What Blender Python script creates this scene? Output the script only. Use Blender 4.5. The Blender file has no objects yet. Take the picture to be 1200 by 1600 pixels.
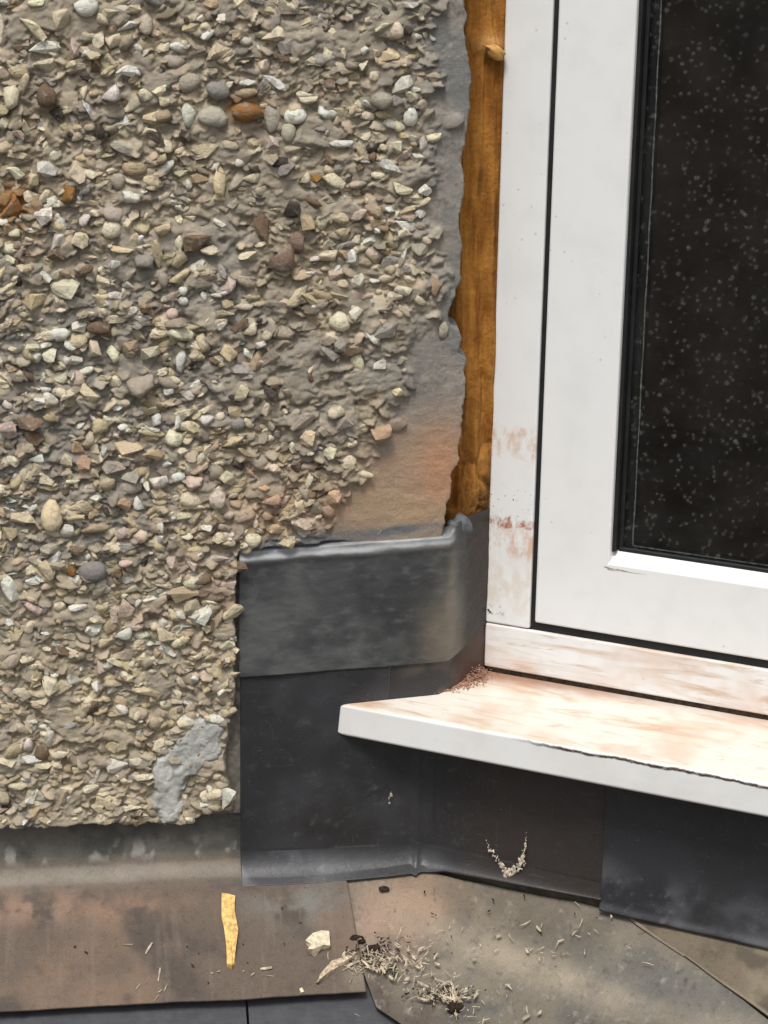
import bpy, bmesh, math, random
import numpy as np
from mathutils import Vector, Matrix

rng = np.random.default_rng(11)
random.seed(5)
SC = bpy.context.scene
COL = SC.collection

# ------------------------------------------------------------------ camera, sky, sun, exposure
F_PX, PITCH, ROLL, YAW, DIST = 3400.0, math.radians(17), math.radians(-1), math.radians(8), 2.0
_fw0 = np.array([math.sin(YAW), math.cos(YAW), 0.0])
_rt = np.array([math.cos(YAW), -math.sin(YAW), 0.0])
FWD = _fw0 * math.cos(PITCH) + np.array([0, 0, -math.sin(PITCH)])
_up = np.cross(_rt, FWD)
RGT = _rt * math.cos(ROLL) - _up * math.sin(ROLL)
UPV = _up * math.cos(ROLL) + _rt * math.sin(ROLL)
CAM = -DIST * FWD
cd = bpy.data.cameras.new('camera')
cd.sensor_fit = 'VERTICAL'; cd.sensor_height = 24.0; cd.lens = F_PX / 1600.0 * 24.0
cd.clip_start = 0.02; cd.clip_end = 500.0
cam = bpy.data.objects.new('camera', cd); COL.objects.link(cam)
M = Matrix((RGT.tolist(), UPV.tolist(), (-FWD).tolist())).transposed().to_4x4()
M.translation = Vector(CAM.tolist()); cam.matrix_world = M
SC.camera = cam

SUN_EL, SUN_AZ = math.radians(60), math.radians(202)      # azimuth clockwise from +Y
world = bpy.data.worlds.new('World'); SC.world = world; world.use_nodes = True
wn = world.node_tree.nodes; wl = world.node_tree.links
sky = wn.new('ShaderNodeTexSky'); sky.sky_type = 'NISHITA'; sky.sun_disc = False
sky.sun_elevation = SUN_EL; sky.sun_rotation = SUN_AZ
sky.air_density = 1.0; sky.dust_density = 4.0; sky.ozone_density = 1.0
hs = wn.new('ShaderNodeHueSaturation'); hs.inputs['Saturation'].default_value = 0.22
wl.new(sky.outputs[0], hs.inputs['Color'])
bgn = wn['Background']; wl.new(hs.outputs[0], bgn.inputs['Color']); bgn.inputs['Strength'].default_value = 0.115
sd = bpy.data.lights.new('sun', 'SUN'); sd.energy = 1.9; sd.angle = math.radians(16); sd.color = (1.0, 0.965, 0.92)
sun = bpy.data.objects.new('sun', sd); COL.objects.link(sun)
_sd = Vector((math.sin(SUN_AZ) * math.cos(SUN_EL), math.cos(SUN_AZ) * math.cos(SUN_EL), math.sin(SUN_EL)))
sun.rotation_euler = _sd.to_track_quat('Z', 'Y').to_euler(); sun.location = (0, -3, 5)
SC.view_settings.view_transform = 'Standard'; SC.view_settings.look = 'None'
SC.view_settings.exposure = 0.24; SC.view_settings.gamma = 1.0; SC.view_settings.use_curve_mapping = False

# ------------------------------------------------------------------ geometry helpers
BETA = math.radians(32)                                   # the bay turns 32 degrees out of the wall
UX = np.array([math.cos(BETA), -math.sin(BETA), 0.0]); UY = np.array([math.sin(BETA), math.cos(BETA), 0.0])
def ray(px, py): return FWD + RGT * (px - 600) / F_PX - UPV * (py - 800) / F_PX
def W(px, py, y=0.0):                                     # point on the plane of the wall
    d = ray(px, py); return CAM + d * ((y - CAM[1]) / d[1])
O = W(660, 1250, 0.0) * np.array([1, 1, 0])               # foot of the corner between wall and bay
def F(px, py, y):                                         # point on a plane of the bay, in bay coordinates
    d = ray(px, py); t = (y - (CAM - O) @ UY) / (d @ UY); P = CAM + t * d
    return np.array([(P - O) @ UX, y, P[2]])
def G(l): return O + UX * l[0] + UY * l[1] + np.array([0, 0, l[2]])
PXM = 1683.0

def _h(ix, iy, s):
    n = (ix * 374761393 + iy * 668265263 + s * 974711) & 0x7fffffff
    n = ((n ^ (n >> 13)) * 1274126177) & 0x7fffffff
    n = ((n ^ (n >> 16)) * 1911520717) & 0x7fffffff
    return (n & 0xffff) / 65535.0
def vn(x, y, s=0):
    x = np.asarray(x, float); y = np.asarray(y, float)
    ix = np.floor(x).astype(np.int64); iy = np.floor(y).astype(np.int64); fx = x - ix; fy = y - iy
    fx = fx * fx * (3 - 2 * fx); fy = fy * fy * (3 - 2 * fy)
    a = _h(ix, iy, s); b = _h(ix + 1, iy, s); c = _h(ix, iy + 1, s); d = _h(ix + 1, iy + 1, s)
    return a + (b - a) * fx + (c - a) * fy + (a - b - c + d) * fx * fy
def fbm(x, y, f, oct=4, s=0, g=0.5):
    x, y = np.broadcast_arrays(np.asarray(x, float), np.asarray(y, float))
    t = np.zeros(x.shape); a = 1.0; n = 0.0
    for o in range(oct):
        c, sn = math.cos(0.6 * o + s), math.sin(0.6 * o + s)
        t = t + a * vn((x * c - y * sn) * f + 17.3 * o, (x * sn + y * c) * f - 9.1 * o, s + o * 7); n += a; a *= g; f *= 2.03
    return t / n
def sst(a, b, x):
    t = np.clip((x - a) / (b - a), 0, 1); return t * t * (3 - 2 * t)
def sdf(poly, X, Z):                                      # > 0 inside the polygon
    P = np.asarray(poly, float); d = np.full(X.shape, 1e9); ins = np.zeros(X.shape, bool)
    for i in range(len(P)):
        a = P[i]; b = P[(i + 1) % len(P)]; e = b - a
        t = np.clip(((X - a[0]) * e[0] + (Z - a[1]) * e[1]) / (e @ e + 1e-12), 0, 1)
        d = np.minimum(d, (X - a[0] - t * e[0]) ** 2 + (Z - a[1] - t * e[1]) ** 2)
        c = ((a[1] > Z) != (b[1] > Z)) & (X < (b[0] - a[0]) * (Z - a[1]) / (b[1] - a[1] + 1e-12) + a[0]); ins ^= c
    return np.where(ins, 1, -1) * np.sqrt(d)
def blob(X, Z, cx, cz, rx, rz, ang=0):
    c, s = math.cos(ang), math.sin(ang); dx = X - cx; dz = Z - cz
    return np.exp(-(((dx * c + dz * s) / rx) ** 2 + ((-dx * s + dz * c) / rz) ** 2))
def mixc(C, col, m): return C + (np.asarray(col) - C) * m[..., None]

def tag(o, label=None, cat=None, group=None, kind=None):
    if label: o['label'] = label
    if cat: o['category'] = cat
    if group: o['group'] = group
    if kind: o['kind'] = kind
    return o
def empty(name, loc=(0, 0, 0), rz=0.0, parent=None):
    o = bpy.data.objects.new(name, None); COL.objects.link(o); o.location = loc; o.rotation_euler = (0, 0, rz)
    o.empty_display_size = 0.05
    if parent: o.parent = parent
    return o
def mesh_np(name, V, FQ, mat, parent=None, col=None, smooth=True):
    V = np.ascontiguousarray(V, np.float32); FQ = np.ascontiguousarray(FQ, np.int32)
    m = bpy.data.meshes.new(name); k = FQ.shape[1]
    m.vertices.add(len(V)); m.vertices.foreach_set('co', V.ravel())
    m.loops.add(FQ.size); m.loops.foreach_set('vertex_index', FQ.ravel())
    m.polygons.add(len(FQ)); m.polygons.foreach_set('loop_start', np.arange(0, FQ.size, k, dtype=np.int32))
    m.polygons.foreach_set('use_smooth', np.full(len(FQ), smooth) if isinstance(smooth, bool) else smooth)
    if col is not None:
        a = m.color_attributes.new('Col', 'FLOAT_COLOR', 'POINT')
        c = np.ones((len(V), 4), np.float32); c[:, :3] = np.clip(col.reshape(-1, 3), 0, 1); a.data.foreach_set('color', c.ravel())
    m.update(calc_edges=True); m.validate()
    m.materials.append(mat)
    o = bpy.data.objects.new(name, m); COL.objects.link(o)
    if parent: o.parent = parent
    return o
def grid_faces(nu, nv, keep=None, flip=False):            # vertex (i,j) has index i*nv+j
    i, j = np.meshgrid(np.arange(nu - 1), np.arange(nv - 1), indexing='ij')
    a = i * nv + j; q = np.stack([a, a + nv, a + nv + 1, a + 1], -1)
    if flip: q = q[..., ::-1]
    return (q[keep] if keep is not None else q.reshape(-1, 4))
def sheet(name, P, col, mat, parent=None, thick=0.0, keep=None, flip=False, smooth=True):
    nu, nv, _ = P.shape
    o = mesh_np(name, P.reshape(-1, 3), grid_faces(nu, nv, keep, flip), mat, parent, col, smooth)
    if thick:
        md = o.modifiers.new('thickness', 'SOLIDIFY'); md.thickness = thick; md.offset = -1.0
    return o
def bm_obj(name, bm, mat, parent=None, smooth=False, bevel=0.0):
    m = bpy.data.meshes.new(name); bm.normal_update(); bm.to_mesh(m); bm.free(); m.materials.append(mat)
    for p in m.polygons: p.use_smooth = smooth
    o = bpy.data.objects.new(name, m); COL.objects.link(o)
    if parent: o.parent = parent
    if bevel:
        b = o.modifiers.new('bevel', 'BEVEL'); b.width = bevel; b.segments = 3; b.limit_method = 'ANGLE'; b.harden_normals = True
        for p in m.polygons: p.use_smooth = True
    return o
def box(name, x0, x1, y0, y1, z0, z1, mat, parent=None, bevel=0.0):
    bm = bmesh.new(); bmesh.ops.create_cube(bm, size=1.0)
    for v in bm.verts:
        v.co = ((x0 + x1) / 2 + v.co.x * (x1 - x0), (y0 + y1) / 2 + v.co.y * (y1 - y0), (z0 + z1) / 2 + v.co.z * (z1 - z0))
    return bm_obj(name, bm, mat, parent, bevel=bevel)
def prism(name, pts, axis_len, mat, parent=None, bevel=0.0, plane='yz', a0=0.0):
    """closed profile pts extruded along x ('yz'), or along z ('xy')"""
    bm = bmesh.new(); A = []; B = []
    for p in pts:
        if plane == 'yz': A.append(bm.verts.new((a0, p[0], p[1]))); B.append(bm.verts.new((axis_len, p[0], p[1])))
        else: A.append(bm.verts.new((p[0], p[1], a0))); B.append(bm.verts.new((p[0], p[1], axis_len)))
    n = len(pts); bm.faces.new(A); bm.faces.new(B[::-1])
    for i in range(n): bm.faces.new((A[i], B[i], B[(i + 1) % n], A[(i + 1) % n]))
    bmesh.ops.recalc_face_normals(bm, faces=bm.faces)
    return bm_obj(name, bm, mat, parent, bevel=bevel)

# ------------------------------------------------------------------ materials
class NT:
    def __init__(s, name):
        s.m = bpy.data.materials.new(name); s.m.use_nodes = True; s.t = s.m.node_tree; s.n = s.t.nodes; s.l = s.t.links
        s.p = s.n['Principled BSDF']; s.out = s.n['Material Output']
    def link(s, a, b): s.l.new(a, b)
    def _in(s, sock, v):
        if isinstance(v, bpy.types.NodeSocket): s.l.new(v, sock)
        else: sock.default_value = v
    def math(s, op, a, b=0.0, c=None):
        n = s.n.new('ShaderNodeMath'); n.operation = op; s._in(n.inputs[0], a); s._in(n.inputs[1], b)
        if c is not None: s._in(n.inputs[2], c)
        return n.outputs[0]
    def coord(s, kind='Object', scale=(1, 1, 1), loc=(0, 0, 0), rot=(0, 0, 0)):
        if kind == 'Position': o = s.n.new('ShaderNodeNewGeometry').outputs['Position']
        else: o = s.n.new('ShaderNodeTexCoord').outputs[kind]
        mp = s.n.new('ShaderNodeMapping'); s.l.new(o, mp.inputs[0])
        mp.inputs['Scale'].default_value = scale; mp.inputs['Location'].default_value = loc; mp.inputs['Rotation'].default_value = rot
        return mp.outputs[0]
    def noise(s, vec, scale, detail=4.0, rough=0.5, dist=0.0):
        n = s.n.new('ShaderNodeTexNoise'); s.l.new(vec, n.inputs['Vector'])
        n.inputs['Scale'].default_value = scale; n.inputs['Detail'].default_value = detail
        n.inputs['Roughness'].default_value = rough; n.inputs['Distortion'].default_value = dist
        return n.outputs[0]
    def voro(s, vec, scale, feature='F1', out='Distance', rand=1.0):
        n = s.n.new('ShaderNodeTexVoronoi'); n.feature = feature; s.l.new(vec, n.inputs['Vector'])
        n.inputs['Scale'].default_value = scale; n.inputs['Randomness'].default_value = rand
        return n.outputs[out]
    def rng(s, v, a, b, c=0.0, d=1.0, smooth=True):
        n = s.n.new('ShaderNodeMapRange'); n.interpolation_type = 'SMOOTHSTEP' if smooth else 'LINEAR'
        s._in(n.inputs[0], v)
        for k, q in zip((1, 2, 3, 4), (a, b, c, d)): n.inputs[k].default_value = q
        return n.outputs[0]
    def mix(s, f, a, b, mode='MIX'):
        n = s.n.new('ShaderNodeMix'); n.data_type = 'RGBA'; n.blend_type = mode
        s._in(n.inputs[0], f)
        for k, q in ((6, a), (7, b)):
            if isinstance(q, bpy.types.NodeSocket): s.l.new(q, n.inputs[k])
            else: n.inputs[k].default_value = (*q, 1.0) if len(q) == 3 else q
        return n.outputs[2]
    def attr(s, name='Col'):
        n = s.n.new('ShaderNodeAttribute'); n.attribute_name = name; return n.outputs['Color']
    def objcol(s): return s.n.new('ShaderNodeObjectInfo').outputs['Color']
    def sep(s, v):
        n = s.n.new('ShaderNodeSeparateXYZ'); s.l.new(v, n.inputs[0]); return n.outputs
    def bump(s, h, strength=0.5, dist=0.001, prev=None):
        n = s.n.new('ShaderNodeBump'); s.l.new(h, n.inputs['Height']); n.inputs['Strength'].default_value = strength
        n.inputs['Distance'].default_value = dist
        if prev is not None: s.l.new(prev, n.inputs['Normal'])
        s.l.new(n.outputs[0], s.p.inputs['Normal']); return n.outputs[0]
    def fin(s, col=None, rough=None, spec=None, metal=None):
        if col is not None: s._in(s.p.inputs['Base Color'], col if isinstance(col, bpy.types.NodeSocket) else (*col, 1.0))
        if rough is not None: s._in(s.p.inputs['Roughness'], rough)
        if spec is not None: s._in(s.p.inputs['Specular IOR Level'], spec)
        if metal is not None: s._in(s.p.inputs['Metallic'], metal)
        return s.m

def stone_material(name, src):
    t = NT(name); v = t.coord('Position')
    c = t.objcol() if src == 'obj' else t.attr()
    n1 = t.noise(v, 260, 5, 0.65); n2 = t.noise(v, 1100, 3, 0.6); n3 = t.noise(v, 120, 2, 0.5)
    c = t.mix(t.rng(n1, 0.4, 0.72, 0.0, 0.36), c, t.mix(0.45, c, (0.34, 0.27, 0.18), 'MIX'))
    c = t.mix(t.rng(n2, 0.35, 0.75, 0.0, 0.36), c, t.mix(0.8, c, (0.62, 0.60, 0.57), 'MULTIPLY'))
    c = t.mix(t.rng(n3, 0.54, 0.68, 0.0, 0.65), c, (0.33, 0.29, 0.235))
    t.bump(t.math('ADD', t.math('MULTIPLY', n1, 1.0), t.math('MULTIPLY', n2, 0.4)), 1.0, 0.0024)
    return t.fin(c, 0.62, 0.35)
M_STONE_O = stone_material('flint_pebble', 'obj'); M_STONE_A = stone_material('flint_pebble_small', 'attr')

def mortar_material():
    t = NT('cement_mortar'); v = t.coord('Position'); c = t.attr()
    n1 = t.noise(v, 420, 5, 0.7); n2 = t.noise(v, 1500, 3, 0.6); n3 = t.noise(v, 90, 3, 0.6)
    c = t.mix(t.rng(n2, 0.35, 0.75, 0.0, 0.42), c, t.mix(0.9, c, (0.55, 0.53, 0.50), 'MULTIPLY'))
    c = t.mix(t.rng(n1, 0.55, 0.72, 0.0, 0.6), c, t.mix(0.6, c, (0.62, 0.56, 0.46)))
    t.bump(t.math('ADD', n1, t.math('MULTIPLY', n2, 0.5)), 0.7, 0.0014)
    return t.fin(c, 0.9, 0.2)
M_MORTAR = mortar_material()

def lead_material(name, rough=0.42, spec=0.5, grain=0.25, bs=0.25):
    t = NT(name); v = t.coord('Position'); c = t.attr()
    n1 = t.noise(v, 45, 6, 0.62); n2 = t.noise(v, 900, 4, 0.65); n3 = t.noise(v, 160, 4, 0.6, 0.6)
    c = t.mix(t.rng(n2, 0.35, 0.75, 0.0, grain), c, t.mix(1.0, c, (1.7, 1.65, 1.6), 'MULTIPLY'))
    c = t.mix(t.rng(n3, 0.5, 0.8, 0.0, grain), c, t.mix(1.0, c, (0.5, 0.5, 0.52), 'MULTIPLY'))
    sc1 = t.noise(t.coord('Position', scale=(30, 30, 260), rot=(0, 0.35, 0)), 1, 5, 0.7, 0.4); sc2 = t.noise(t.coord('Position', scale=(280, 280, 26), rot=(0, -0.15, 0)), 1, 5, 0.7, 0.3)
    c = t.mix(t.math('MULTIPLY', t.rng(sc1, 0.62, 0.75), 0.30), c, t.mix(0.6, c, (0.30, 0.30, 0.30)))
    c = t.mix(t.math('MULTIPLY', t.rng(sc2, 0.63, 0.75), 0.26), c, t.mix(0.6, c, (0.28, 0.27, 0.26)))
    gr = t.voro(v, 420, 'F1'); c = t.mix(t.math('MULTIPLY', t.rng(gr, 0.10, 0.22, 1, 0), t.rng(n1, 0.5, 0.68, 0, 0.5)), c, (0.30, 0.27, 0.23))
    r = t.math('ADD', t.math('MULTIPLY', n3, 0.22), rough - 0.11)
    t.bump(t.math('ADD', n3, t.math('MULTIPLY', n2, 0.35)), bs, 0.0012)
    return t.fin(c, r, spec)
M_LEAD = lead_material('dark_lead'); M_LEAD_OLD = lead_material('weathered_lead', 0.7, 0.3, 0.55, 0.5)

Z_NOSE = F(900, 1168, float((W(525, 1150, -0.003) - O) @ UY))[2] - 0.0035
def upvc_material(name, kind):
    t = NT(name); v = t.coord('Object'); x, y, z = t.sep(v)
    base = (0.80, 0.80, 0.785)
    nz = t.noise(v, 30, 4, 0.6); c = t.mix(t.rng(nz, 0.4, 0.75, 0, 0.6), base, (0.73, 0.73, 0.715))
    sp = t.voro(v, 95, 'F1'); spn = t.noise(v, 24, 2)
    spk = t.math('MULTIPLY', t.rng(sp, 0.05, 0.16, 1, 0), t.rng(spn, 0.52, 0.6, 0, 0.45))
    c = t.mix(spk, c, (0.36, 0.34, 0.30))
    if kind in ('rail', 'sill'):
        st = t.coord('Object', scale=(9, 70, 70) if kind == 'rail' else (8, 45, 60), rot=(0, 0, 0.05 if kind == 'sill' else 0))
        g1 = t.noise(st, 1.0, 6, 0.62, 1.2); g2 = t.noise(st, 2.3, 5, 0.7, 0.8); g3 = t.noise(v, 8, 3, 0.6)
        a = t.math('MULTIPLY', t.rng(g1, 0.45, 0.72), t.rng(g3, 0.32, 0.6))
        c = t.mix(t.math('MULTIPLY', a, 0.95), c, (0.52, 0.36, 0.22))
        c = t.mix(t.math('MULTIPLY', t.rng(g2, 0.52, 0.70), 0.6), c, (0.50, 0.35, 0.25))
        c = t.mix(t.math('MULTIPLY', t.rng(t.noise(v, 14, 3, 0.6), 0.42, 0.66), 0.6), c, (0.66, 0.48, 0.38))
    if kind == 'sill':
        nzv = t.sep(t.n.new('ShaderNodeNewGeometry').outputs['Normal'])[2]
        c = t.mix(t.rng(nzv, 0.35, 0.85, 0.9, 0.0), c, t.mix(t.rng(nz, 0.4, 0.75, 0, 0.6), base, (0.71, 0.71, 0.69)))
        c = t.mix(t.rng(nzv, 0.6, 0.95, 0.0, 0.85), c, t.mix(1.0, c, (0.93, 0.865, 0.77), 'MULTIPLY'))
        # brick dust gathered along the back edge and in the inner corner
        edge = t.math('ADD', y, t.math('MULTIPLY', t.noise(t.coord('Object', scale=(30, 90, 30)), 1.5, 5, 0.7), 0.03))
        m = t.math('MULTIPLY', t.rng(edge, 0.046, 0.078), t.rng(x, 0.03, 0.26, 1.0, 0.25))
        c = t.mix(t.math('MULTIPLY', m, 0.85), c, (0.30, 0.13, 0.075))
        # a line of black dirt in the nosing towards the right
        wob = t.math('MULTIPLY', t.math('SUBTRACT', t.noise(v, 30, 4, 0.75), 0.5), 0.0075)
        ln = t.math('ABSOLUTE', t.math('ADD', t.math('SUBTRACT', z, Z_NOSE), wob))
        lm = t.math('MULTIPLY', t.math('MULTIPLY', t.rng(ln, 0.0006, 0.0020, 1, 0), t.rng(y, -0.040, -0.043)), t.rng(x, 0.09, 0.16))
        c = t.mix(t.math('MULTIPLY', lm, t.rng(t.noise(v, 220, 3, 0.7), 0.25, 0.5, 0.45, 1.0)), c, (0.07, 0.045, 0.03))
        # front face clean
    if kind == 'jamb':
        for (zc, h, k, col) in ((0.058, 0.020, 0.7, (0.62, 0.40, 0.26)), (-0.021, 0.007, 1.0, (0.42, 0.17, 0.10)), (-0.040, 0.018, 0.75, (0.62, 0.36, 0.22)), (-0.085, 0.04, 0.55, (0.68, 0.58, 0.45))):
            d = t.math('ABSOLUTE', t.math('SUBTRACT', t.math('ADD', z, t.math('MULTIPLY', t.math('SUBTRACT', t.noise(v, 60, 5, 0.7, 1.0), 0.5), 0.03)), zc))
            m = t.math('MULTIPLY', t.rng(d, h * 0.3, h, k, 0), t.rng(t.noise(t.coord('Object', scale=(1, 1, 0.5)), 110, 4, 0.7), 0.38, 0.62))
            c = t.mix(m, c, col)
        bk = t.math('MULTIPLY', t.rng(t.noise(v, 260, 3, 0.75), 0.63, 0.67), t.rng(t.math('ABSOLUTE', t.math('ADD', z, 0.002)), 0.006, 0.025, 1, 0))
        bk2 = t.math('MULTIPLY', t.rng(t.noise(v, 240, 3, 0.75), 0.56, 0.62), t.math('MULTIPLY', t.rng(t.math('ABSOLUTE', t.math('ADD', z, 0.109)), 0.003, 0.006, 1, 0), t.rng(x, 0.048, 0.056, 1, 0)))
        c = t.mix(t.math('MAXIMUM', bk, bk2), c, (0.05, 0.045, 0.05))
    t.bump(t.noise(v, 500, 2), 0.03, 0.0005)
    return t.fin(c, 0.34, 0.45)
M_UPVC = upvc_material('white_upvc', 'plain'); M_UPVC_J = upvc_material('stained_upvc_jamb', 'jamb')
M_UPVC_R = upvc_material('dusty_upvc_rail', 'rail'); M_UPVC_S = upvc_material('dusty_upvc_sill', 'sill')

def simple(name, col, rough=0.6, spec=0.4, n=(60, 0.3), bump=0.0, metal=0.0):
    t = NT(name); v = t.coord('Position'); k = t.noise(v, n[0], 5, 0.6)
    c = t.mix(t.rng(k, 0.3, 0.7), tuple(q * (1 - n[1]) for q in col), tuple(min(1, q * (1 + n[1])) for q in col))
    if bump: t.bump(k, bump, 0.001)
    return t.fin(c, rough, spec, metal)
M_RUBBER = simple('black_gasket', (0.012, 0.012, 0.013), 0.5, 0.4)
M_SPACER = simple('dark_spacer', (0.008, 0.008, 0.009), 0.45, 0.4)
M_ALU = simple('aluminium_line', (0.52, 0.52, 0.50), 0.4, 0.5, (260, 0.5))
M_BRICK = simple('brick_core', (0.10, 0.085, 0.065), 0.9, 0.2)
M_ROOM = simple('dim_room', (0.22, 0.13, 0.10), 0.9, 0.1, (2.5, 0.5))
M_GROUND = simple('yard_ground', (0.06, 0.06, 0.055), 0.95, 0.1, (3, 0.4))
M_TIMBER = simple('splintered_wood', (0.50, 0.40, 0.28), 0.8, 0.2, (300, 0.4), 0.5)
M_FOAMCHIP = simple('dried_foam', (0.72, 0.46, 0.17), 0.8, 0.2, (240, 0.34), 0.6)
M_CHIP = simple('cement_chip', (0.66, 0.58, 0.42), 0.85, 0.2, (280, 0.25), 0.6)
M_STRAW = simple('pale_shreds', (0.50, 0.42, 0.31), 0.85, 0.2, (150, 0.45))
M_DIRT_GAP = simple('dark_dirt', (0.035, 0.025, 0.018), 0.95, 0.1, (300, 0.5), 0.6)  # crumbs, and dark fill that stands in for shade in gaps
M_SPLAT = simple('pale_splash', (0.55, 0.48, 0.38), 0.85, 0.2, (300, 0.3), 0.4)
M_DUST = simple('brick_dust', (0.40, 0.22, 0.15), 0.95, 0.1, (240, 0.45), 0.8)
def foam_material():
    t = NT('expanding_foam'); v = t.coord('Position'); c = t.attr(); n = t.noise(v, 300, 4, 0.65); k = t.noise(t.coord('Position', scale=(260, 260, 28)), 1, 4, 0.6)
    c = t.mix(t.rng(n, 0.4, 0.75, 0, 0.4), c, t.mix(1, c, (0.55, 0.5, 0.45), 'MULTIPLY'))
    c = t.mix(t.rng(k, 0.5, 0.7, 0, 0.25), c, t.mix(1, c, (0.6, 0.5, 0.45), 'MULTIPLY'))
    pit = t.math('MULTIPLY', t.rng(t.voro(v, 520, 'F1'), 0.12, 0.30, 1, 0), t.rng(t.noise(v, 70, 3, 0.6), 0.45, 0.6)); c = t.mix(t.math('MULTIPLY', pit, 0.75), c, (0.07, 0.03, 0.01))
    pale = t.rng(t.noise(v, 200, 5, 0.7), 0.6, 0.75, 0, 0.45); c = t.mix(pale, c, (0.50, 0.30, 0.12)); n = t.math('SUBTRACT', n, pit)
    t.bump(t.math('ADD', n, t.math('MULTIPLY', k, 0.6)), 0.6, 0.0016); return t.fin(c, 0.8, 0.2)
M_FOAM = foam_material()
def slate_material():
    t = NT('blue_grey_slate'); v = t.coord('Position'); n = t.noise(v, 70, 5, 0.65); k = t.noise(t.coord('Position', scale=(40, 220, 220)), 1, 5, 0.65)
    c = t.mix(t.rng(n, 0.3, 0.75), (0.036, 0.036, 0.042), (0.060, 0.060, 0.068)); c = t.mix(t.rng(k, 0.6, 0.75, 0, 0.5), c, (0.10, 0.085, 0.07))
    t.bump(k, 0.4, 0.001); return t.fin(c, 0.6, 0.4)
M_SLATE = slate_material()
def glass_material():
    t = NT('dirty_glass'); v = t.coord('Object'); x, y, z = t.sep(v)
    fr = t.n.new('ShaderNodeFresnel'); fr.inputs[0].default_value = 1.5
    tr = t.n.new('ShaderNodeBsdfTransparent'); tr.inputs[0].default_value = (0.93, 0.95, 0.94, 1)
    gl = t.n.new('ShaderNodeBsdfGlossy'); gl.inputs['Roughness'].default_value = 0.02
    m1 = t.n.new('ShaderNodeMixShader'); t.link(fr.outputs[0], m1.inputs[0]); t.link(tr.outputs[0], m1.inputs[1]); t.link(gl.outputs[0], m1.inputs[2])
    df = t.n.new('ShaderNodeBsdfDiffuse'); df.inputs[0].default_value = (0.62, 0.60, 0.55, 1)
    vf = t.coord('Object', scale=(1, 0, 1)); d1 = t.voro(vf, 150, 'F1'); d2 = t.voro(t.coord('Object', scale=(1, 0, 1), loc=(3.1, 0.0, 0.4)), 70, 'F1')
    br = t.rng(t.noise(v, 900, 3, 0.7), 0.36, 0.62)
    band = t.rng(t.math('ABSOLUTE', t.math('SUBTRACT', x, 0.225)), 0.03, 0.10, 1.0, 0.45)
    dens = t.math('MULTIPLY', t.rng(t.noise(v, 30, 4, 0.7), 0.28, 0.55), band)
    sp = t.math('ADD', t.rng(d1, 0.14, 0.36, 0.10, 0), t.rng(d2, 0.08, 0.22, 0.12, 0))
    fac = t.math('ADD', t.math('MULTIPLY', t.math('MULTIPLY', sp, br), dens), t.math('MULTIPLY', t.rng(t.noise(v, 22, 4, 0.6), 0.25, 0.8), 0.016))
    m2 = t.n.new('ShaderNodeMixShader'); t.link(fac, m2.inputs[0]); t.link(m1.outputs[0], m2.inputs[1]); t.link(df.outputs[0], m2.inputs[2])
    t.link(m2.outputs[0], t.out.inputs['Surface']); return t.m
M_GLASS = glass_material()

# ------------------------------------------------------------------ ground far below
bm = bmesh.new(); bmesh.ops.create_grid(bm, x_segments=8, y_segments=8, size=220)
for v in bm.verts: v.co.z = -3.4
tag(bm_obj('ground', bm, M_GROUND), kind='structure')

# ------------------------------------------------------------------ pebbledash wall
wall = tag(empty('pebbledash_wall', (-0.2, 0.0, -0.3)), 'rough grey pebbledash wall of cream and tan stones beside the white window', 'wall', kind='thing')
WL = np.array([-0.2, 0.0, -0.3])                          # children are written in world space minus this
edge_px = [(731, 0), (731, 73), (738, 125), (738, 167), (731, 208), (726, 240), (723, 262), (729, 302), (719, 344), (724, 385), (723, 437), (714, 458), (704, 488), (706, 502), (721, 513), (723, 528), (719, 548), (731, 559), (730, 598), (725, 642), (723, 686), (719, 718), (707, 740), (706, 773), (698, 812), (690, 850)]
low_px = [(560, 850), (500, 846), (440, 854), (376, 861), (371, 890), (369, 960), (368, 1050), (368, 1096), (360, 1112), (356, 1150), (352, 1180), (360, 1225), (366, 1258), (335, 1266), (300, 1276), (285, 1283), (240, 1281), (200, 1285), (120, 1281), (60, 1288), (0, 1286)]
def wxz(pts): return [tuple(W(a, b)[[0, 2]]) for a, b in pts]
XL, ZT = -0.60, 0.66
poly_M = [(XL - 1, ZT + 1), (W(735, 0)[0] + 0.01, ZT + 1)] + wxz(edge_px) + wxz(low_px) + [(XL - 1, W(0, 1288)[2])]
smooth_px = [(688, 0), (683, 60), (680, 150), (692, 205), (672, 290), (664, 335), (690, 420), (676, 480), (648, 540), (622, 620), (592, 690), (556, 745), (520, 790), (496, 838), (470, 880)]
poly_S = [(W(690, 0)[0], ZT + 1)] + wxz(smooth_px) + [(0.2, -0.08), (0.2, ZT + 1)]
patch_px = [(293, 1123), (274, 1138), (252, 1160), (233, 1180), (226, 1204), (231, 1232), (232, 1265), (248, 1283), (285, 1281), (294, 1265), (290, 1241), (300, 1212), (316, 1201), (329, 1190), (352, 1184), (356, 1140), (358, 1118), (331, 1112), (311, 1107), (296, 1115)]
poly_P = wxz(patch_px)

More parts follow.
